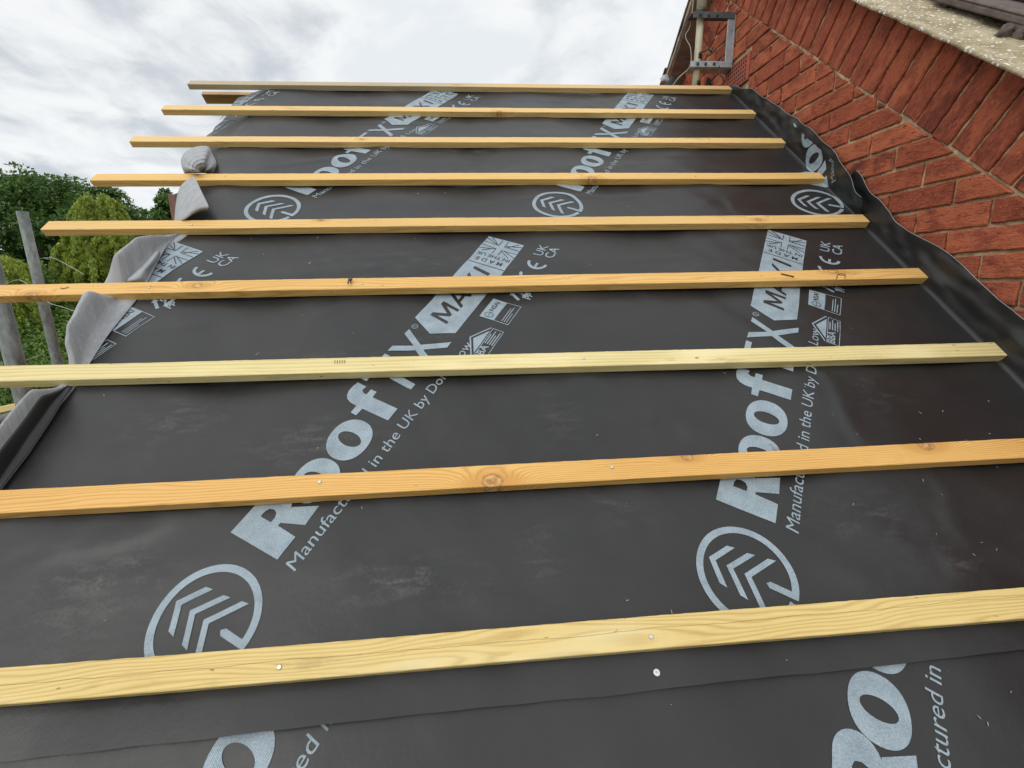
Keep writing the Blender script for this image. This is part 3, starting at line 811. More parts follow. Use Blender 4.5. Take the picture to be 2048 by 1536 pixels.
me_art = bpy.data.meshes.new('artwork'); ART.to_mesh(me_art); ART.free()
def put_print(lay, parent, origin, theta, vmin, vmax, umin, umax_h=.10):
    th = math.radians(theta); s = Vector((math.sin(th), math.cos(th))); n_ = Vector((-math.cos(th), math.sin(th)))
    bm = bmesh.new(); bm.from_mesh(me_art)
    for v in bm.verts:
        p = Vector(origin) + s * v.co.x + n_ * v.co.y
        v.co = (p.x, p.y, 0)
    def cut(co, no, clear):
        bmesh.ops.bisect_plane(bm, geom=bm.verts[:] + bm.edges[:] + bm.faces[:], dist=1e-6, plane_co=co, plane_no=no, clear_outer=clear)
    cut((0, vmin, 0), (0, -1, 0), True); cut((0, vmax, 0), (0, 1, 0), True)
    cut((umin, 0, 0), (-1, 0, 0), True); cut((umax_h + UC, 0, 0), (1, 0, 0), True)
    if not bm.faces: bm.free(); return
    us = [v.co.x for v in bm.verts]; vs_ = [v.co.y for v in bm.verts]
    g_ = .018
    x = math.floor(min(us) / g_) * g_
    while x < max(us): cut((x, 0, 0), (1, 0, 0), False); x += g_ if x < UC - .02 else .004
    y = math.floor(min(vs_) / g_) * g_
    while y < max(vs_): cut((0, y, 0), (0, 1, 0), False); y += g_
    uvl = bm.loops.layers.uv.new('UVMap')
    for f in bm.faces:
        for lp in f.loops: lp[uvl].uv = lp.vert.co.xy
    ink = {v for f in bm.faces if f.material_index == 1 for v in f.verts}
    dead = [v for v in bm.verts if v.co.x > UC and v.co.x - UC > up_h(v.co.y, LAYER[lay]) - .002]
    bmesh.ops.delete(bm, geom=dead, context='VERTS')
    for v in bm.verts: v.co = surf(lay, v.co.x, v.co.y, .0018 if v in ink else .0011)
    frombm('printed_logo', bm, [M_PRINT, M_BLACK], parent)
put_print('mid', mid, (-.930, .130), 30.7, -.020, 1.33, -2.45)
put_print('mid', mid, (-1.920, .111), 30.0, -.020, 1.33, -2.45)
put_print('mid', mid, (-2.904, .073), 27.5, -.020, 1.33, -2.45)
put_print('low', low, (-.925, -.350), 30.0, -.80, .05, -2.45)
put_print('low', low, (-1.939, -0.346), 29.6, -.80, .05, -2.45)
put_print('top', top, (-.100, 1.471), 30.5, 1.337, 2.62, -2.60)
put_print('top', top, (-1.121, 1.460), 30.5, 1.337, 2.62, -2.60)
put_print('top', top, (-2.151, 1.464), 30.0, 1.337, 2.62, -2.60)
put_print('top', top, (-3.150, 1.475), 29.5, 1.90, 2.62, -2.645)

# ------------------------------------------------------------------ grey turned-back edge (the sheet's felted back)
def ribbon(name, rows, parent, m_, sub=4, thick=.0012):
    """rows: list of cross-sections, each a list of points; smooth lofted strip"""
    def cr(p0, p1, p2, p3, k):
        return .5 * ((2 * p1) + (p2 - p0) * k + (2 * p0 - 5 * p1 + 4 * p2 - p3) * k * k + (3 * p1 - p0 - 3 * p2 + p3) * k ** 3)
    def dense(seq):
        o = []
        for i in range(len(seq) - 1):
            p = [seq[max(i - 1, 0)], seq[i], seq[i + 1], seq[min(i + 2, len(seq) - 1)]]
            for j in range(sub): o.append(cr(*p, j / sub))
        return o + [seq[-1]]
    R2 = [dense([Vector(p) for p in r]) for r in rows]
    cols = [dense([r[i] for r in R2]) for i in range(len(R2[0]))]
    nr, nc = len(cols[0]), len(cols)
    vs = [cols[c_][r] for r in range(nr) for c_ in range(nc)]
    fs = [(r * nc + c_, r * nc + c_ + 1, (r + 1) * nc + c_ + 1, (r + 1) * nc + c_) for r in range(nr - 1) for c_ in range(nc - 1)]
    me = bpy.data.meshes.new(name); me.from_pydata(vs, [], fs); me.update()
    ul = me.uv_layers.new(name='UVMap')
    for lp in me.loops:
        i = lp.vertex_index; ul.data[lp.index].uv = (vs[i].x, vs[i].y * 1.2)
    o = link(name, me, m_, parent, True)
    md = o.modifiers.new('thickness', 'SOLIDIFY'); md.thickness = thick; md.offset = 0
    return o
OUT = [(-2.446, .30), (-2.441, .455), (-2.446, .507), (-2.443, .548), (-2.442, .596), (-2.436, .626), (-2.431, .645), (-2.436, .711), (-2.459, .766), (-2.482, .838), (-2.516, .944), (-2.516, 1.027), (-2.490, 1.099), (-2.468, 1.18), (-2.432, 1.244), (-2.405, 1.285)]
INN = [(-2.410, .28), (-2.406, .398), (-2.399, .432), (-2.399, .483), (-2.401, .552), (-2.404, .603), (-2.407, .642), (-2.402, .717), (-2.405, .781), (-2.406, .838), (-2.396, .943), (-2.398, 1.041), (-2.405, 1.098), (-2.412, 1.172), (-2.418, 1.25), (-2.398, 1.295)]
def rp(x, y, w):                               # point on the roof at height w
    r = ax * ((x - 1024) / FPX) + ay * ((y - 768) / FPX) + az
    nrm = W(0, 0, 1); t_ = (w - CAM.dot(nrm)) / r.dot(nrm)
    return CAM + r * t_
def ip(tab, v):
    for a, b_ in zip(tab, tab[1:]):
        if v <= b_[1]: return a[0] + (b_[0] - a[0]) * max(0, (v - a[1])) / max(1e-6, b_[1] - a[1])
    return tab[-1][0]
def pinch(v):
    p = 1.0
    for k in range(1, 6):
        vb = k * GAUGE + .022
        p = min(p, .10 + .90 * max(0, min(1, (abs(v - vb) - .022) / .055)))
    return p
rows = []; nst = 92
for i in range(nst + 1):
    v = .30 + (1.30 - .30) * i / nst
    uo = sum(ip(OUT, v + q * .012) for q in range(-3, 4)) / 7; ui = sum(ip(INN, v + q * .012) for q in range(-3, 4)) / 7; wd_ = ui - uo; p = pinch(v)
    n1_ = noise.noise(Vector((v * 6.3, 1.1, 0))); n2_ = noise.noise(Vector((v * 13, 5.1, 0)))
    h = p * (.068 + .024 * n1_ + (.012 if v < .64 else 0)) * min(1, wd_ / .06)
    m_ = .50 + .16 * n1_ + .05 * n2_
    rows.append([W(uo + .03, v, .0008), W(uo + .003, v, .003 + .004 * p), W(uo - .0015, v, .006 + .012 * p), W(uo + wd_ * m_ * .45, v, .008 + .015 * p + h * (.50 + .2 * n2_)),
                 W(uo + wd_ * m_ * .85, v, .006 + .008 * p + h * .96), W(uo + wd_ * (m_ + .05), v, .005 + .006 * p + h), W(uo + wd_ * (m_ + .09), v, .004 + .004 * p + h * .55),
                 W(uo + wd_ * (m_ + .13), v, .004 + h * .10), W(ui, v, .0045 + .002 * p)])
ribbon('folded_edge', rows, mid, M_GREY, 2)
# lower down the edge curls once more and shows the black face again
lip = []
for i, row in enumerate(rows):
    v = .30 + i / nst
    if v > .655: break
    o_ = W(0, 0, .0025); k = .5 + .5 * noise.noise(Vector((v * 9, 3.3, 0)))
    st_ = row[5].lerp(row[6], .55 + .6 * k)
    lip.append([st_ + o_ * .6, st_.lerp(row[7], .35) + o_ + W(.003, 0, .001), st_.lerp(row[7], .75) + o_ + W(.006 * k, 0, .002), row[7] + W(.008 * k, 0, .005), row[8] + W(.002, 0, .003)])
ribbon('curled_lip', lip, mid, M_BLACK, 2)
# second lobe pinched into the hollow under the fifth batten
LE = [(249, 566), (256, 558), (274, 541), (294, 522), (309, 505), (317, 500)]
RE = [(291, 566), (294, 559), (301, 541), (313, 524), (320, 511), (319, 503)]
rows = []
for (lx, ly), (rx, ry), hh in zip(LE, RE, (.012, .030, .034, .032, .028, .020)):
    f = lambda k, w: rp(lx + (rx - lx) * k, ly + (ry - ly) * k, w)
    rows.append([f(-.06, .006), f(0, hh * .75), f(.22, hh), f(.5, hh * .96), f(.74, hh * .72), f(.92, hh * .36), f(1, .006)])
ribbon('fold_crease', rows, mid, M_GREY)
# upturned corner standing in front of the batten like a hood
rows = [[rp(350, 442, .004), rp(356, 442, .010), rp(367, 440, .014), rp(386, 430, .016), rp(402, 424, .022), rp(412, 420, .036)],
        [rp(349, 440, .006), rp(358, 440, .022), rp(369, 438, .034), rp(388, 425, .046), rp(403, 418, .056), rp(417, 417, .058)],
        [rp(350, 425, .010), rp(358, 423, .030), rp(370, 419, .044), rp(388, 411, .058), rp(403, 408, .066), rp(416, 409, .066)],
        [rp(352, 405, .014), rp(360, 402, .036), rp(372, 398, .050), rp(387, 394, .064), rp(398, 392, .070), rp(407, 391, .070)],
        [rp(356, 386, .024), rp(364, 381, .042), rp(375, 376, .054), rp(386, 373, .064), rp(394, 372, .068), rp(399, 374, .068)],
        [rp(364, 369, .036), rp(371, 364, .048), rp(380, 361, .056), rp(387, 360, .062), rp(391, 360, .064), rp(394, 363, .064)],
        [rp(384, 354, .050), rp(385, 353.5, .052), rp(386, 353, .056), rp(387, 353, .058), rp(388, 353.5, .060), rp(389, 355, .060)]]
ribbon('corner_flap', rows, top, M_GREY, 4)
# rolled-up corner: loose turns fanning out from a pinched foot
SIL = [(369, 347), (364, 334), (362, 322), (365, 312), (373, 302), (387, 295), (404, 292), (418, 294), (424, 307), (433, 328), (425, 347)]
rows = []
for q, (x, y) in enumerate(SIL):
    row = []
    for j in range(41):
        k = j / 40; cx, cy = 403 + 2 * k, 346
        px_, py_ = x + (cx - x) * k, y + (cy - y) * k
        bul = max(0, math.sin(PI * (.08 + .90 * k))) ** .8 * (.055 if q < 8 else .035) * (.15 if q in (0, 10) else 1)
        rid = .0055 * (abs(math.sin(k * 21 + q * .22)) ** .7 - .6) * (1 if 1 < q < 8 else .3) * (1 - k)
        row.append(rp(px_, py_, .004 + bul + rid + (.012 if q in (3, 4, 5, 6) else 0) * (1 - k)))
    rows.append(row)
ribbon('rolled_corner', rows, top, M_GREY, 3)
# thin grey edge of each sheet's felted back along the wall
def rim(lay, parent, v0, v1):
    rows = []
    n_ = int((v1 - v0) / .012)
    for i in range(n_ + 1):
        v = v0 + (v1 - v0) * i / n_; ue = UC + RC * PHI * .3 + up_h(v, LAYER[lay])
        rows.append([surf(lay, ue - .0003, v, .0004), surf(lay, ue + .0006, v, .0004), surf(lay, ue + .0006, v, -.0008)])
    ribbon('sheet_rim', rows, parent, M_GREY, 1, .0004)
rim('mid', mid, .3, 1.49); rim('top', top, 1.34, 2.62)

# ------------------------------------------------------------------ battens
DV = [.0171, -.0124, .0114, -.0082, -.0004, -.0115, -.0088, .0070, .0058]
SK = [.0088, .0066, -.0072, .0008, -.0024, -.0027, -.0025, -.0030, -.0002]
def blabel(s): return s
B = [  # k, label, light, dark, left end, right end, knots(x,y), options
 (0, 'pale yellow batten lowest and nearest on the roof, with a long thin crack', (.70, .52, .205), (.47, .305, .090), -2.9, .0, [], dict(ringf=105, wob=.034, pale=(.74, .62, .34), split=(-2.5, .1, .012, .0055))),
 (1, 'orange batten second up from the camera, with a large round knot at mid-length', (.74, .43, .135), (.50, .235, .045), -2.9, .0, [(-1.409, -.014, .016), (-.42, .021, .014), (-.98, .022, .010)], dict(ringf=165, wob=.018)),
 (2, 'greenish pale-yellow batten with straight grain, third up from the camera', (.72, .60, .29), (.53, .40, .15), -2.87, -.006, [], dict(ringf=95, wob=.007, pale=(.82, .70, .38))),
 (3, 'orange batten with a black smudge and a hooked mark near its right end', (.75, .455, .15), (.52, .265, .06), -2.85, -.003, [(-2.231, .004, .010), (-.30, .015, .012), (-2.665, -.024, .012)], dict(ringf=105, wob=.02)),
 (4, 'golden batten crossing just above the full flag prints, its left end over the willow', (.75, .485, .18), (.54, .30, .08), -2.82, -.010, [(-.42, -.005, .009), (-1.95, .018, .008)], dict(ringf=120, wob=.014)),
 (5, 'golden batten with rough bark-like streaks along its top, under the round logos', (.78, .50, .17), (.58, .32, .08), -2.826, -.004, [(-.966, -.02, .014)], dict(ringf=120, wob=.012)),
 (6, 'plain tan batten third down from the ridge, crossing below the crumpled grey roll', (.78, .53, .22), (.60, .37, .12), -2.832, -.026, [(-1.9, 0, .008)], dict(ringf=110, wob=.012)),
 (7, 'tan batten second from the ridge, a short brown stub peeping above its left end', (.78, .53, .22), (.60, .37, .12), -2.839, -.027, [(-1.3, -.02, .010)], dict(ringf=110, wob=.012)),
 (8, 'weathered ridge batten, topmost of all, greyed at its left end', (.72, .50, .23), (.52, .33, .12), -2.843, -.024, [(-1.5, 0, .008)], dict(ringf=110, wob=.012, weather=.75)),
]
M_PEN = simple('pencil_mark', (.07, .035, .02), .8, 0, .1, 30, 0)
def batten_mesh(x0, x1, seed, L=50, T=25):
    bm = bmesh.new(); n = max(6, int((x1 - x0) / .009)); hw, th = L * .0005, T * .001
    ch = .0012; prof = [(-hw, ch), (-hw, th - ch), (-hw + ch, th), (hw - ch, th), (hw, th - ch), (hw, ch), (hw - ch, 0), (-hw + ch, 0)]
    rings = []
    for i in range(n + 1):
        x = x0 + (x1 - x0) * i / n; r = []
        dy = .0016 * noise.noise(Vector((x * 1.3, seed * 3.1, 0))); dz = .0012 * noise.noise(Vector((x * 1.6, seed * 7.7, 2)))
        for j, (y, z) in enumerate(prof):
            e = .0004 * noise.noise(Vector((x * 38, seed, j * 2.2))) + .00025 * noise.noise(Vector((x * 140, seed, j * 5.1)))
            r.append(bm.verts.new((x, y + dy + e, z + (dz + e if z > 0.01 else 0))))
        rings.append(r)
    for a, b_ in zip(rings, rings[1:]):
        for j in range(8): bm.faces.new((a[j], b_[j], b_[(j + 1) % 8], a[(j + 1) % 8]))
    bm.faces.new(rings[0]); bm.faces.new(rings[-1][::-1])
    bmesh.ops.recalc_face_normals(bm, faces=bm.faces[:])
    return bm
def nail_bm(r=.0035):
    bm = bmesh.new()
    add_tube(bm, [(0, 0, -.02), (0, 0, .0), (0, 0, .0004)], [.0015, .0015, .0015], 8)
    add_tube(bm, [(0, 0, .0003), (0, 0, .0012), (0, 0, .0017)], [r, r, r * .8], 14)
    return bm
BT = []
for (k, lab, li, dk, xl, xr, kn, op) in B:
    m_ = wood('batten_wood_%d' % k, li, dk, k + 1, kn, **op)
    slope = SK[k]; vc = (k + DV[k]) * GAUGE + .025 + 6.389 * GAUGE * slope      # centre line at u = 0
    e = empty('roofing_batten', W(-1.4, vc - 1.4 * slope, .0035)); tag(e, lab, 'batten', 'timber battens across the roof')
    R3 = Matrix((W(1, slope, 0).normalized(), W(-slope, 1, 0).normalized(), W(0, 0, 1))).transposed()
    M4 = Matrix.Translation(W(0, vc, .0015)) @ R3.to_4x4()
    e.matrix_world = M4
    o = frombm('timber', batten_mesh(xl, xr, k + 1), m_); o.parent = e
    BT.append((e, M4))
    for x in ((-1.7625, -1.152) if k in (0, 1) else (-1.16,) if k == 2 else (-2.36, -1.765, -1.155, -.545) if k < 7 else ()):
        n_ = frombm('nail', nail_bm(.0036 if k < 3 else .003), M_NAIL); n_.parent = e
        n_.location = (x, (-.006 if k == 0 else -.012 + .02 * random.random()) if k < 3 else random.uniform(-.008, .008), .0254)
# marks on two battens
def decal(k, pts, wd_, name='pencil_mark'):
    bm = bmesh.new(); stroke(bm, pts, wd_)
    for v in bm.verts: v.co.z = .0266
    o = frombm(name, bm, M_PEN); o.parent = BT[k][0]
decal(3, [(-.312, -.026 + .002), (-.300, -.008), (-.292, .0), (-.280, .002), (-.272, -.004), (-.276, -.012), (-.284, -.022)], .0022)
decal(3, [(-.292, .0), (-.286, -.008), (-.276, -.006)], .0018)
decal(3, [(-.478, .007), (-.468, .002), (-.455, -.004), (-.443, -.009)], .0075, 'smudge')
decal(3, [(-2.60, .004), (-2.592, .001), (-2.585, .004), (-2.58, .008)], .003, 'smudge')
for q in range(5): decal(2, [(-1.79 + q * .006, .016), (-1.789 + q * .006, .004)], .0012, 'stamp_mark')
# bent nail left standing on the batten
bm = bmesh.new()
add_tube(bm, [(0, 0, 0), (0, 0, .006), (-.002, -.003, .011), (-.004, -.010, .012), (-.003, -.016, .009)], .0022, 8)
add_tube(bm, [(-.0055, .003, .009), (.0055, .003, .009)], .0035, 8)
o = frombm('bent_nail', bm, M_DARKSTEEL); o.parent = BT[3][0]; o.location = (-1.798, .004, .0252)
# stub of a batten on the far slope, its end showing past the verge
def put_batten(name, label, M4, xl, xr, m_, L=50):
    e = empty(name); e.matrix_world = M4; tag(e, label, 'batten', 'timber battens across the roof')
    o = frombm('timber', batten_mesh(xl, xr, 31, L), m_); o.parent = e; return e
fb = Vector((0, 2.117, 1.617))
R3 = Matrix((Vector((1, 0, 0)), Vector((0, CP, -SP)), Vector((0, SP, CP)))).transposed()
put_batten('roofing_batten', 'short stub of brown batten poking out behind the upper left corner of the underlay', Matrix.Translation(fb) @ R3.to_4x4(), -2.832, -.05,
           wood('batten_wood_far', (.50, .33, .17), (.34, .20, .09), 14, [(-2.6, 0, .01)], ringf=110))
# other battens further down the far slope (hidden from the front, they carry the same rhythm)

# loose clout nail on the sheet
bm = bmesh.new(); add_tube(bm, [(0, 0, -.01), (0, 0, 0)], .0012, 8); add_tube(bm, [(0, 0, 0), (0, 0, .0012), (0, 0, .0017)], [.0058, .0058, .0050], 24)
bmesh.ops.create_uvsphere(bm, u_segments=8, v_segments=5, radius=.0016, matrix=Matrix.Translation((0, .0003, .0016)))
o = frombm('clout_nail', bm, M_NAIL); o.matrix_world = Matrix.Translation(surf('mid', -1.1489, -.0165) + W(0, 0, .0012)) @ B0
tag(o, 'round bright clout nail head pinning the underlay lap below the nearest batten', 'nail')

# shavings and splinters
bm = bmesh.new()
rs = random.Random(4)
for i in range(64):
    u = rs.uniform(-2.35, -.08); v = rs.choice((rs.uniform(-.15, .65), rs.uniform(-.15, 1.3), rs.uniform(0, 2.5)))
    if i < 22: u, v = rs.uniform(-.62, -.18), rs.uniform(.05, .6)
    lay = 'low' if v < -.03 else 'mid' if v < 1.33 else 'top'
    a = rs.uniform(0, PI); ln = rs.choice((.002, .003, .004, .006, .012 if i % 5 == 0 else .003)) * rs.uniform(.7, 1.3); wd_ = rs.uniform(.0004, .0010)
    c_ = surf(lay, u, v, .0016); d = W(math.cos(a), math.sin(a), rs.uniform(-.1, .2)).normalized()
    s_ = W(-math.sin(a), math.cos(a), 0)
    if (c_ - CAM).length < .5: continue
    p = [c_ - d * ln, c_ + s_ * wd_ - d * ln * .2 + W(0, 0, .0008), c_ + d * ln, c_ - s_ * wd_]
    q = [bm.verts.new(x) for x in p]; r_ = bm.verts.new(c_ + W(0, 0, .0012))
    for j in range(4): bm.faces.new((q[j], q[(j + 1) % 4], r_))
o = frombm('wood_shavings', bm, simple('shavings', (.55, .44, .27), .8, 0, .3, 300, 0)); tag(o, kind='stuff'); o['label'] = 'tiny pale wood splinters scattered over the black underlay'

# ------------------------------------------------------------------ aerial mast on its bracket
mast = empty('aerial_mast', (-.17, 2.115, 1.685)); tag(mast, 'cream aerial mast bound with black tape, standing in front of the gable apex', 'mast')
def pole(name, pts, r, m_, parent, seg=20):
    bm = bmesh.new(); add_tube(bm, pts, r, seg); return frombm(name, bm, m_, parent)
MX, MY = -.170, 2.115
pole('pole', [(MX - .006, MY, 1.655), (MX, MY, 2.07), (MX + .002, MY, 2.9)], .0190, M_MAST, mast)
pole('outer_sleeve', [(MX + .001, MY, 2.075), (MX + .002, MY, 2.9)], .0255, M_MAST, mast)
for z in (1.712, 1.842, 2.058):
    pole('tape_band', [(MX, MY, z - .011), (MX, MY, z + .011)], .0203 if z < 2.06 else .0225, M_TAPE, mast)
cb = empty('mast_bracket', (XW, 2.12, 1.9)); tag(cb, 'grey galvanised U-shaped wall bracket holding the cream mast off the brickwork', 'bracket')
bm = bmesh.new()
add_box(bm, (XW - .010, 2.075, 1.775), (XW - .002, 2.150, 2.035), None, .001)
add_box(bm, (XW - .045, 2.075, 1.775), (XW - .0102, 2.081, 2.035), None, .001)
frombm('back_plate', bm, M_BRKT, cb)
for z, nm in ((2.012, 'arm'), (1.778, 'arm')):
    bm = bmesh.new()
    add_box(bm, (-.232, 2.070, z), (XW - .0105, 2.0745, z + .030), None, .001)
    add_box(bm, (-.232, 2.0747, z + (.0255 if z > 1.9 else 0)), (XW - .0105, 2.150, z + (.030 if z > 1.9 else .0045)), None, .001)
    frombm(nm, bm, M_DARKSTEEL if z > 1.9 else M_BRKT, cb)
    for x in (-.192, -.148, -.10):
        bm = bmesh.new(); add_tube(bm, [(x, 2.074, z + .015), (x, 2.058, z + .015)], .0042, 6); add_tube(bm, [(x, 2.0705, z + .015), (x, 2.066, z + .015)], .008, 6)
        frombm('bolt', bm, M_DARKSTEEL, cb)
for z in (1.80, 2.01):
    bm = bmesh.new(); add_tube(bm, [(XW - .010, 2.125, z), (XW - .018, 2.125, z)], .008, 6); frombm('bolt', bm, M_DARKSTEEL, cb)
bm = bmesh.new(); add_tube(bm, [(MX - .005, MY - .022, 1.855), (MX + .03, MY - .05, 1.862), (MX + .05, MY - .045, 1.85), (MX + .058, MY - .04, 1.874)], .0045, 8)
frombm('tape_tail', bm, M_TAPE, mast)
def wire(name, label, pts, r, m_, cat='cable'):
    bm = bmesh.new(); P_ = [Vector(p) for p in pts]; o_ = []
    for i in range(len(P_) - 1):
        p0, p1, p2, p3 = P_[max(i - 1, 0)], P_[i], P_[i + 1], P_[min(i + 2, len(P_) - 1)]
        for j in range(6):
            k = j / 6; o_.append(.5 * ((2 * p1) + (p2 - p0) * k + (2 * p0 - 5 * p1 + 4 * p2 - p3) * k * k + (3 * p1 - p0 - 3 * p2 + p3) * k ** 3))
    add_tube(bm, o_ + [P_[-1]], r, 8); return tag(frombm(name, bm, m_), label, cat)
M_COAX = simple('buff_cable', (.36, .31, .22), .6, 0, .2, 30, 0)
wire('coax_cable', 'thin buff cable looping from the mast bracket down to the ridge', [(-.20, 2.09, 1.79), (-.235, 2.12, 1.775), (-.27, 2.16, 1.745), (-.292, 2.2, 1.69), (-.30, 2.25, 1.60)], .0035, M_COAX)
wire('coax_cable', 'thin dark cable taped along the mast, ending below the lower bracket arm', [(-.07, 2.07, 1.785), (-.075, 2.05, 1.74), (-.055, 2.04, 1.70), (-.05, 2.05, 1.64)], .0032, M_TAPE)
wire('coax_cable', 'fine pale cable running up beside the mast under the far verge', [(-.20, 2.13, 1.80), (-.206, 2.14, 1.9), (-.23, 2.16, 1.97), (-.205, 2.15, 2.06), (-.20, 2.14, 2.5)], .0025, M_COAX)
# scraps of underlay standing up at the ridge
def scrap(label, rows, m_):
    o = ribbon('underlay_scrap', rows, None, m_, 4); tag(o, label, 'underlay scrap', 'underlay scraps at the ridge'); return o
def pa(L, Z): return [at(x, y, Z) for x, y in L]
scrap('black pointed scrap of underlay standing at the ridge left of the mast', [pa([(1329, 174), (1345, 174), (1362, 174)], 2.78), pa([(1336, 162), (1347, 160), (1361, 166)], 2.80), pa([(1342, 152), (1350, 153), (1360, 160)], 2.82)], M_BLACK)
scrap('black pointed scrap of underlay against the wall right of the mast', [pa([(1408, 175), (1428, 175), (1450, 175)], 2.70), pa([(1411, 164), (1424, 163), (1438, 167)], 2.72), pa([(1414, 154), (1420, 157), (1430, 162)], 2.74)], M_BLACK)
scrap('crumpled grey scrap of underlay at the far left end of the gable foot', [pa([(1319, 174), (1330, 173), (1339, 174)], 2.9), pa([(1322, 162), (1331, 157), (1341, 163)], 2.86), pa([(1320, 158), (1328, 150), (1337, 155)], 2.92), pa([(1326, 152), (1331, 149), (1338, 151)], 2.98)], M_GREY)

# ------------------------------------------------------------------ scaffold on the left
def scaffold_tube(label, p0, p1, r=.0242, m_=M_TUBE):
    bm = bmesh.new(); d = (Vector(p1) - Vector(p0)).normalized(); n = 10
    pts = [Vector(p0).lerp(Vector(p1), i / n) for i in range(n + 1)]
    rings = add_tube(bm, pts, r, 24, False)
    inner = add_tube(bm, pts[-2:], r - .004, 24, False)
    for k in range(24): 
        f = bm.faces.new((rings[-1][k], rings[-1][(k + 1) % 24], inner[-1][(k + 1) % 24], inner[-1][k]))
    o = frombm('scaffold_pole', bm, m_); return tag(o, label, 'scaffold pole', 'scaffold poles at the left verge')
pA = at(24, 700, 1.52); pB = at(44, 423, 2.45)
scaffold_tube('thick near scaffold pole rising past the third and fourth battens at the left edge', (pA.x, pA.y, GZ), (pA.x, pA.y, pA.z + .30), .0255)
scaffold_tube('farther slimmer scaffold pole whose cut top stands free against the dark trees', (pB.x, pB.y, GZ), (pB.x, pB.y, pB.z))
scaffold_tube('dark horizontal scaffold pole low at the left edge, under a pale timber', at(-160, 893, 1.80), at(60, 824, 1.80), .0242, simple('dark_rusty_tube', (.13, .115, .105), .65, .3, .35, 18, .2))
# timber lying by the scaffold
a_, b_ = at(-220, 868, 1.98), at(125, 792, 1.98)
xd = (b_ - a_).normalized(); yd = Vector((0, 0, 1)).cross(xd).normalized(); zd = xd.cross(yd)
M4 = Matrix((xd, yd, zd)).transposed().to_4x4(); M4.translation = a_ - zd * .012
e = put_batten('roofing_batten', 'loose pale batten lying behind the near scaffold pole, off the roof', M4, 0, (b_ - a_).length, wood('loose_timber', (.76, .58, .27), (.58, .38, .13), 22, [], ringf=100))
# sheeting bundled at the eaves corner
rows = [pa([(-60, 905), (-20, 880), (20, 868), (36, 868)], 1.45), pa([(-60, 925), (-20, 900), (12, 886), (32, 880)], 1.40), pa([(-60, 940), (-25, 915), (8, 900), (26, 893)], 1.44), pa([(-60, 975), (-25, 945), (2, 915), (16, 905)], 1.38), pa([(-60, 1010), (-30, 970), (-8, 935), (8, 918)], 1.42)]
o = ribbon('debris_sheet', rows, None, simple('grey_sheeting', (.20, .20, .205), .75, 0, .3, 20, .2), 5); tag(o, 'crumpled grey sheeting gathered below the roof edge at the far left', 'sheeting')
wire('tie_wire', 'thin pale twine curving from the farther pole towards the grey rolled edge', [at(86, 516, 2.35), at(108, 517, 2.3), at(135, 530, 2.25), at(168, 549, 2.15)], .0014, M_WIRE, 'twine')
wire('tie_wire', 'thin pale twine crossing just below the fourth batten to the grey edge', [at(-6, 580, 2.5), at(40, 560, 2.45), at(92, 602, 2.35), at(128, 615, 2.2), at(164, 628, 2.05)], .0016, M_WIRE, 'twine')
wire('tie_wire', 'faint thin twine sagging low between the two scaffold poles', [at(48, 722, 1.9), at(70, 714, 2.0), at(88, 708, 2.1)], .0012, M_WIRE, 'twine')
# brown board standing beyond the verge
bm = bmesh.new()
bt, bb = at(346, 389, 2.9), at(350, 470, 2.9)
add_box(bm, (-.026, -.012, GZ - bt.z), (.020, .012, .0), Matrix.Translation(bt), .002)
o = frombm('timber_post', bm, simple('red_brown_board', (.20, .105, .075), .8, 0, .3, 30, .2, stretch=(3, 3, .6))); tag(o, 'rough red-brown timber post standing behind the upturned grey flap', 'post')

# ------------------------------------------------------------------ trees and shrubs
def leaf_mat(name, dark, light, trans=.35):
    m, t, b = mat(name)
    at_ = t.node('ShaderNodeAttribute', attribute_name='tone')
    c = t.mix(at_.outputs['Fac'], dark, light)
    t.put(b.inputs['Base Color'], c); b.inputs['Roughness'].default_value = .5; b.inputs['Specular IOR Level'].default_value = .35
    tr = t.node('ShaderNodeBsdfTranslucent'); t.put(tr.inputs['Color'], t.mix(.5, c, light))
    mx = t.node('ShaderNodeMixShader'); mx.inputs[0].default_value = trans
    t.l.new(b.outputs[0], mx.inputs[1]); t.l.new(tr.outputs[0], mx.inputs[2])
    t.l.new(mx.outputs[0], t.n['Material Output'].inputs[0]); return m
M_BARK = simple('bark', (.10, .08, .06), .9, 0, .4, 12, .6, stretch=(1, 1, .3), dist=.02)
def leaves(name, items, m_, parent):
    """items: (pos, size, axis, normal, tone)"""
    vs, fs, tn = [], [], []
    for (p, s_, d, n_, tone) in items:
        sd_ = d.cross(n_)
        if sd_.length < 1e-4: continue
        sd_.normalize(); k = len(vs)
        vs += [p - d * s_ * .5, p + sd_ * s_ * .30 - d * s_ * .05, p + d * s_ * .5, p - sd_ * s_ * .30 - d * s_ * .05 + n_ * s_ * .08]
        fs.append((k, k + 1, k + 2, k + 3)); tn += [tone] * 4
    me = bpy.data.meshes.new(name); me.from_pydata(vs, [], fs); me.update()
    a = me.attributes.new('tone', 'FLOAT', 'POINT'); a.data.foreach_set('value', tn)
    return link(name, me, m_, parent)
def rv(r): 
    while True:
        v = Vector((r.uniform(-1, 1), r.uniform(-1, 1), r.uniform(-1, 1)))
        if .05 < v.length < 1: return v
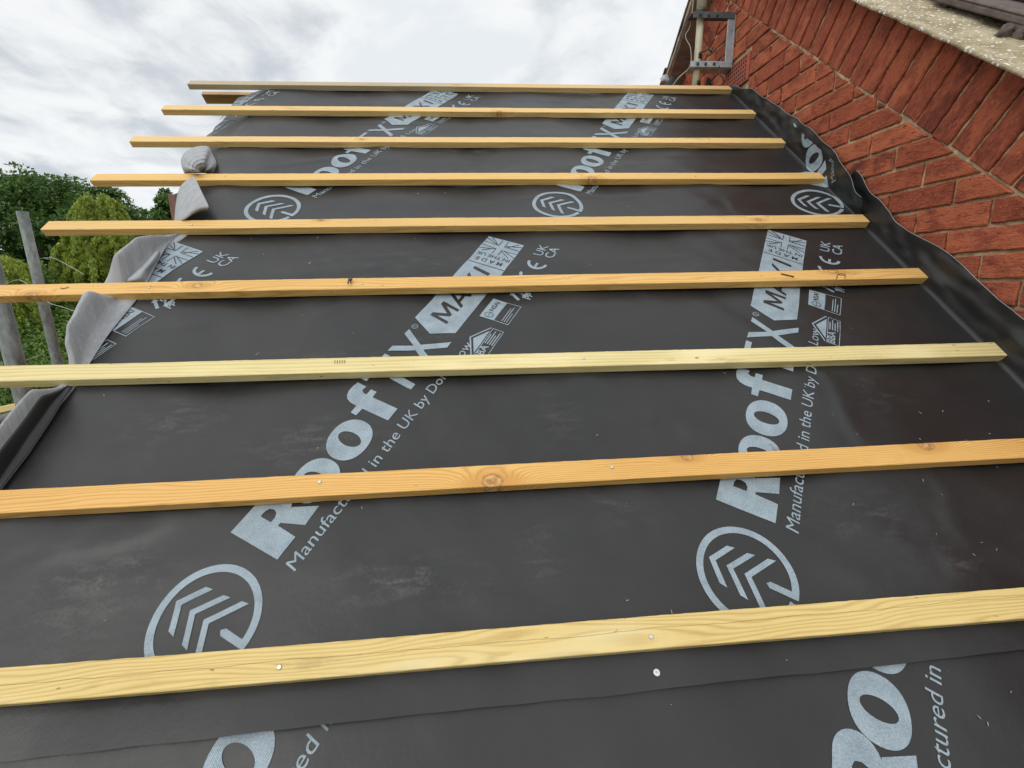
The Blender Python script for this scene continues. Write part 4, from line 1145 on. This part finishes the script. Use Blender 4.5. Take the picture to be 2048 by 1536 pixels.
def trunk(root, base, topz_, r0, limbs):
    bm = bmesh.new()
    add_tube(bm, [(base.x, base.y, GZ - .1), (base.x + .05, base.y, GZ + (topz_ - GZ) * .4), (base.x + .1, base.y + .1, topz_)], [r0, r0 * .7, r0 * .3], 10)
    frombm('trunk', bm, M_BARK, root, True)
    bm = bmesh.new()
    s0 = Vector((base.x + .05, base.y, GZ + (topz_ - GZ) * .45))
    for l_ in limbs: 
        mid_ = s0.lerp(l_, .5) + Vector((0, 0, .15)); add_tube(bm, [s0, mid_, l_], [r0 * .4, r0 * .25, r0 * .08], 6)
    if limbs: frombm('limbs', bm, M_BARK, root, True)
    else: bm.free()
def broad_tree(label, lobes, base, m_, per, size, seed, cat='tree', clump=.42, name='broadleaf_tree', tr=.25):
    r = random.Random(seed); root = empty(name, (base.x, base.y, GZ)); tag(root, label, cat)
    items = []
    for (c_, rx, rz, n) in lobes:
        for i in range(n):
            v = rv(r).normalized() * (r.random() ** .28)
            p = c_ + Vector((v.x * rx, v.y * rx, v.z * rz))
            cr = clump * r.uniform(.6, 1.25); bt_ = r.uniform(-.16, .16)
            for j in range(per):
                q = rv(r); pos = p + Vector((q.x * cr, q.y * cr, q.z * cr * .7))
                d = (q + rv(r) * .8 + Vector((0, 0, -.3))).normalized()
                n_ = (Vector((0, 0, 1)) + rv(r) * .8 + q * .5).normalized()
                items.append((pos, size * r.uniform(.6, 1.3), d, n_, min(1, max(0, .42 + bt_ + .25 * r.uniform(-1, 1)))))
    trunk(root, base, lobes[0][0].z, tr, [l_[0] for l_ in lobes[:6]])
    leaves('crown', items, m_, root)
def weeping_tree(label, strands, base, m_, seed, topz_, size, cat='tree'):
    r = random.Random(seed); root = empty('weeping_tree', (base.x, base.y, GZ)); tag(root, label, cat)
    items = []
    for (p, ln, out_, n) in strands:
        bt_ = r.uniform(-.18, .18)
        for i in range(n):
            k = r.random() ** .9; q = p + out_ * (math.sin(k * 1.5) * .8) + Vector((0, 0, -ln * k * k - .1 * k)) + rv(r) * .065
            d = (Vector((0, 0, -1)) + rv(r) * .65 + out_ * .3).normalized()
            n_ = (out_.normalized() * .6 + rv(r)).normalized()
            items.append((q, size * r.uniform(.6, 1.3), d, n_, min(1, max(0, .5 + bt_ + .25 * r.uniform(-1, 1)))))
    trunk(root, base, topz_, .14, [])
    leaves('crown', items, m_, root)
ML_DARK = leaf_mat('dark_leaf', (.034, .074, .020), (.16, .275, .06), .3)
ML_MID = leaf_mat('mid_leaf', (.055, .115, .018), (.20, .31, .055), .3)
ML_LIGHT = leaf_mat('light_leaf', (.12, .18, .020), (.42, .50, .085), .35)
def lob(x, y, Z, rx, rz, n): return (at(x, y, Z), rx, rz, n)
b0 = at(90, 560, 18)
broad_tree('tall dark green broadleaf tree filling the skyline at the far left', [lob(60, 470, 18, 2.5, 2.1, 120), lob(150, 450, 17.5, 2.1, 1.7, 90), lob(-40, 480, 18, 2.4, 2.4, 80), lob(105, 405, 18, 1.5, 1.0, 40), lob(35, 400, 18.5, 1.5, 1.0, 40), lob(205, 480, 17.5, 1.4, 1.3, 46), lob(-90, 430, 18, 1.6, 1.3, 30), lob(240, 540, 18, 1.6, 1.6, 46), lob(80, 570, 18, 3.2, 2, 70)], b0, ML_DARK, 95, .17, 3, clump=.50, tr=.35)
broad_tree('dark tree with a lower rounded top, just right of the weeping tree', [lob(270, 470, 20, 1.3, 1.1, 40), lob(290, 520, 20, 1.6, 1.5, 50), lob(255, 440, 20.5, .8, .6, 16), lob(300, 590, 20, 2, 2, 50)], at(280, 560, 20), ML_DARK, 90, .17, 5, clump=.42)
broad_tree('small dark tree top between the roof edge and the sky gap', [lob(352, 440, 16, .75, .9, 34), lob(338, 425, 16, .42, .6, 14), lob(365, 520, 16, 1.2, 1.5, 40), lob(332, 400, 16, .2, .28, 4)], at(352, 560, 16), ML_DARK, 90, .14, 6, clump=.26)
r = random.Random(11); st = []
for i in range(250):
    a = r.uniform(0, 2 * PI); o_ = Vector((math.cos(a), math.sin(a), 0)); k = r.random()
    sx, sy, sr = r.choice(((190, 398, 13), (200, 425, 20), (165, 455, 20), (225, 470, 22), (130, 500, 20), (190, 520, 26), (250, 545, 22), (110, 575, 22), (165, 590, 28), (225, 610, 28), (140, 650, 26), (200, 690, 30)))
    x = r.gauss(sx, sr); y = sy + abs(x - sx) * .6 + r.gauss(0, 7)
    st.append((at(x, y, 9 + r.uniform(-.6, .6)) + o_ * .1, r.choice((.25, .4, .6, .9)) * r.uniform(.7, 1.3), o_ * r.uniform(.10, .36), 250))
weeping_tree('bright yellow-green weeping tree with trailing branches behind the left batten ends', st, at(185, 600, 9), ML_LIGHT, 12, at(188, 420, 9).z, .062)
st = []
for i in range(120):
    a = r.uniform(0, 2 * PI); o_ = Vector((math.cos(a), math.sin(a), 0)); k = r.random()
    x = r.gauss(8, 26 + 10 * k); y = 510 + 120 * k + abs(x - 8) * .5
    st.append((at(x, y, 7.6 + r.uniform(-.5, .5)), r.uniform(.3, .7), o_ * r.uniform(.08, .28), 190))
weeping_tree('smaller yellow-green weeping shrub at the far left edge behind the near pole', st, at(10, 560, 7.6), ML_LIGHT, 13, at(10, 520, 7.6).z, .055, 'shrub')
broad_tree('mid-green bush between the two scaffold poles', [lob(95, 640, 8.2, .8, .6, 46), lob(150, 690, 7.8, .7, .6, 46), lob(60, 700, 7.4, .7, .6, 46), lob(100, 570, 8.6, .5, .4, 18)], at(100, 700, 8), ML_MID, 110, .075, 15, 'shrub', .26, 'garden_bush', .08)
broad_tree('low green hedge under the third batten at the far left', [lob(30, 800, 5.6, .7, .4, 46), lob(120, 790, 5.8, .7, .4, 46), lob(-40, 850, 5.4, .6, .4, 30), lob(40, 880, 5.2, .6, .35, 40), lob(200, 770, 6.2, .8, .45, 40), lob(110, 720, 6.6, .8, .35, 40)], at(60, 850, 5.5), ML_MID, 110, .06, 16, 'hedge', .24, 'garden_hedge', .05)
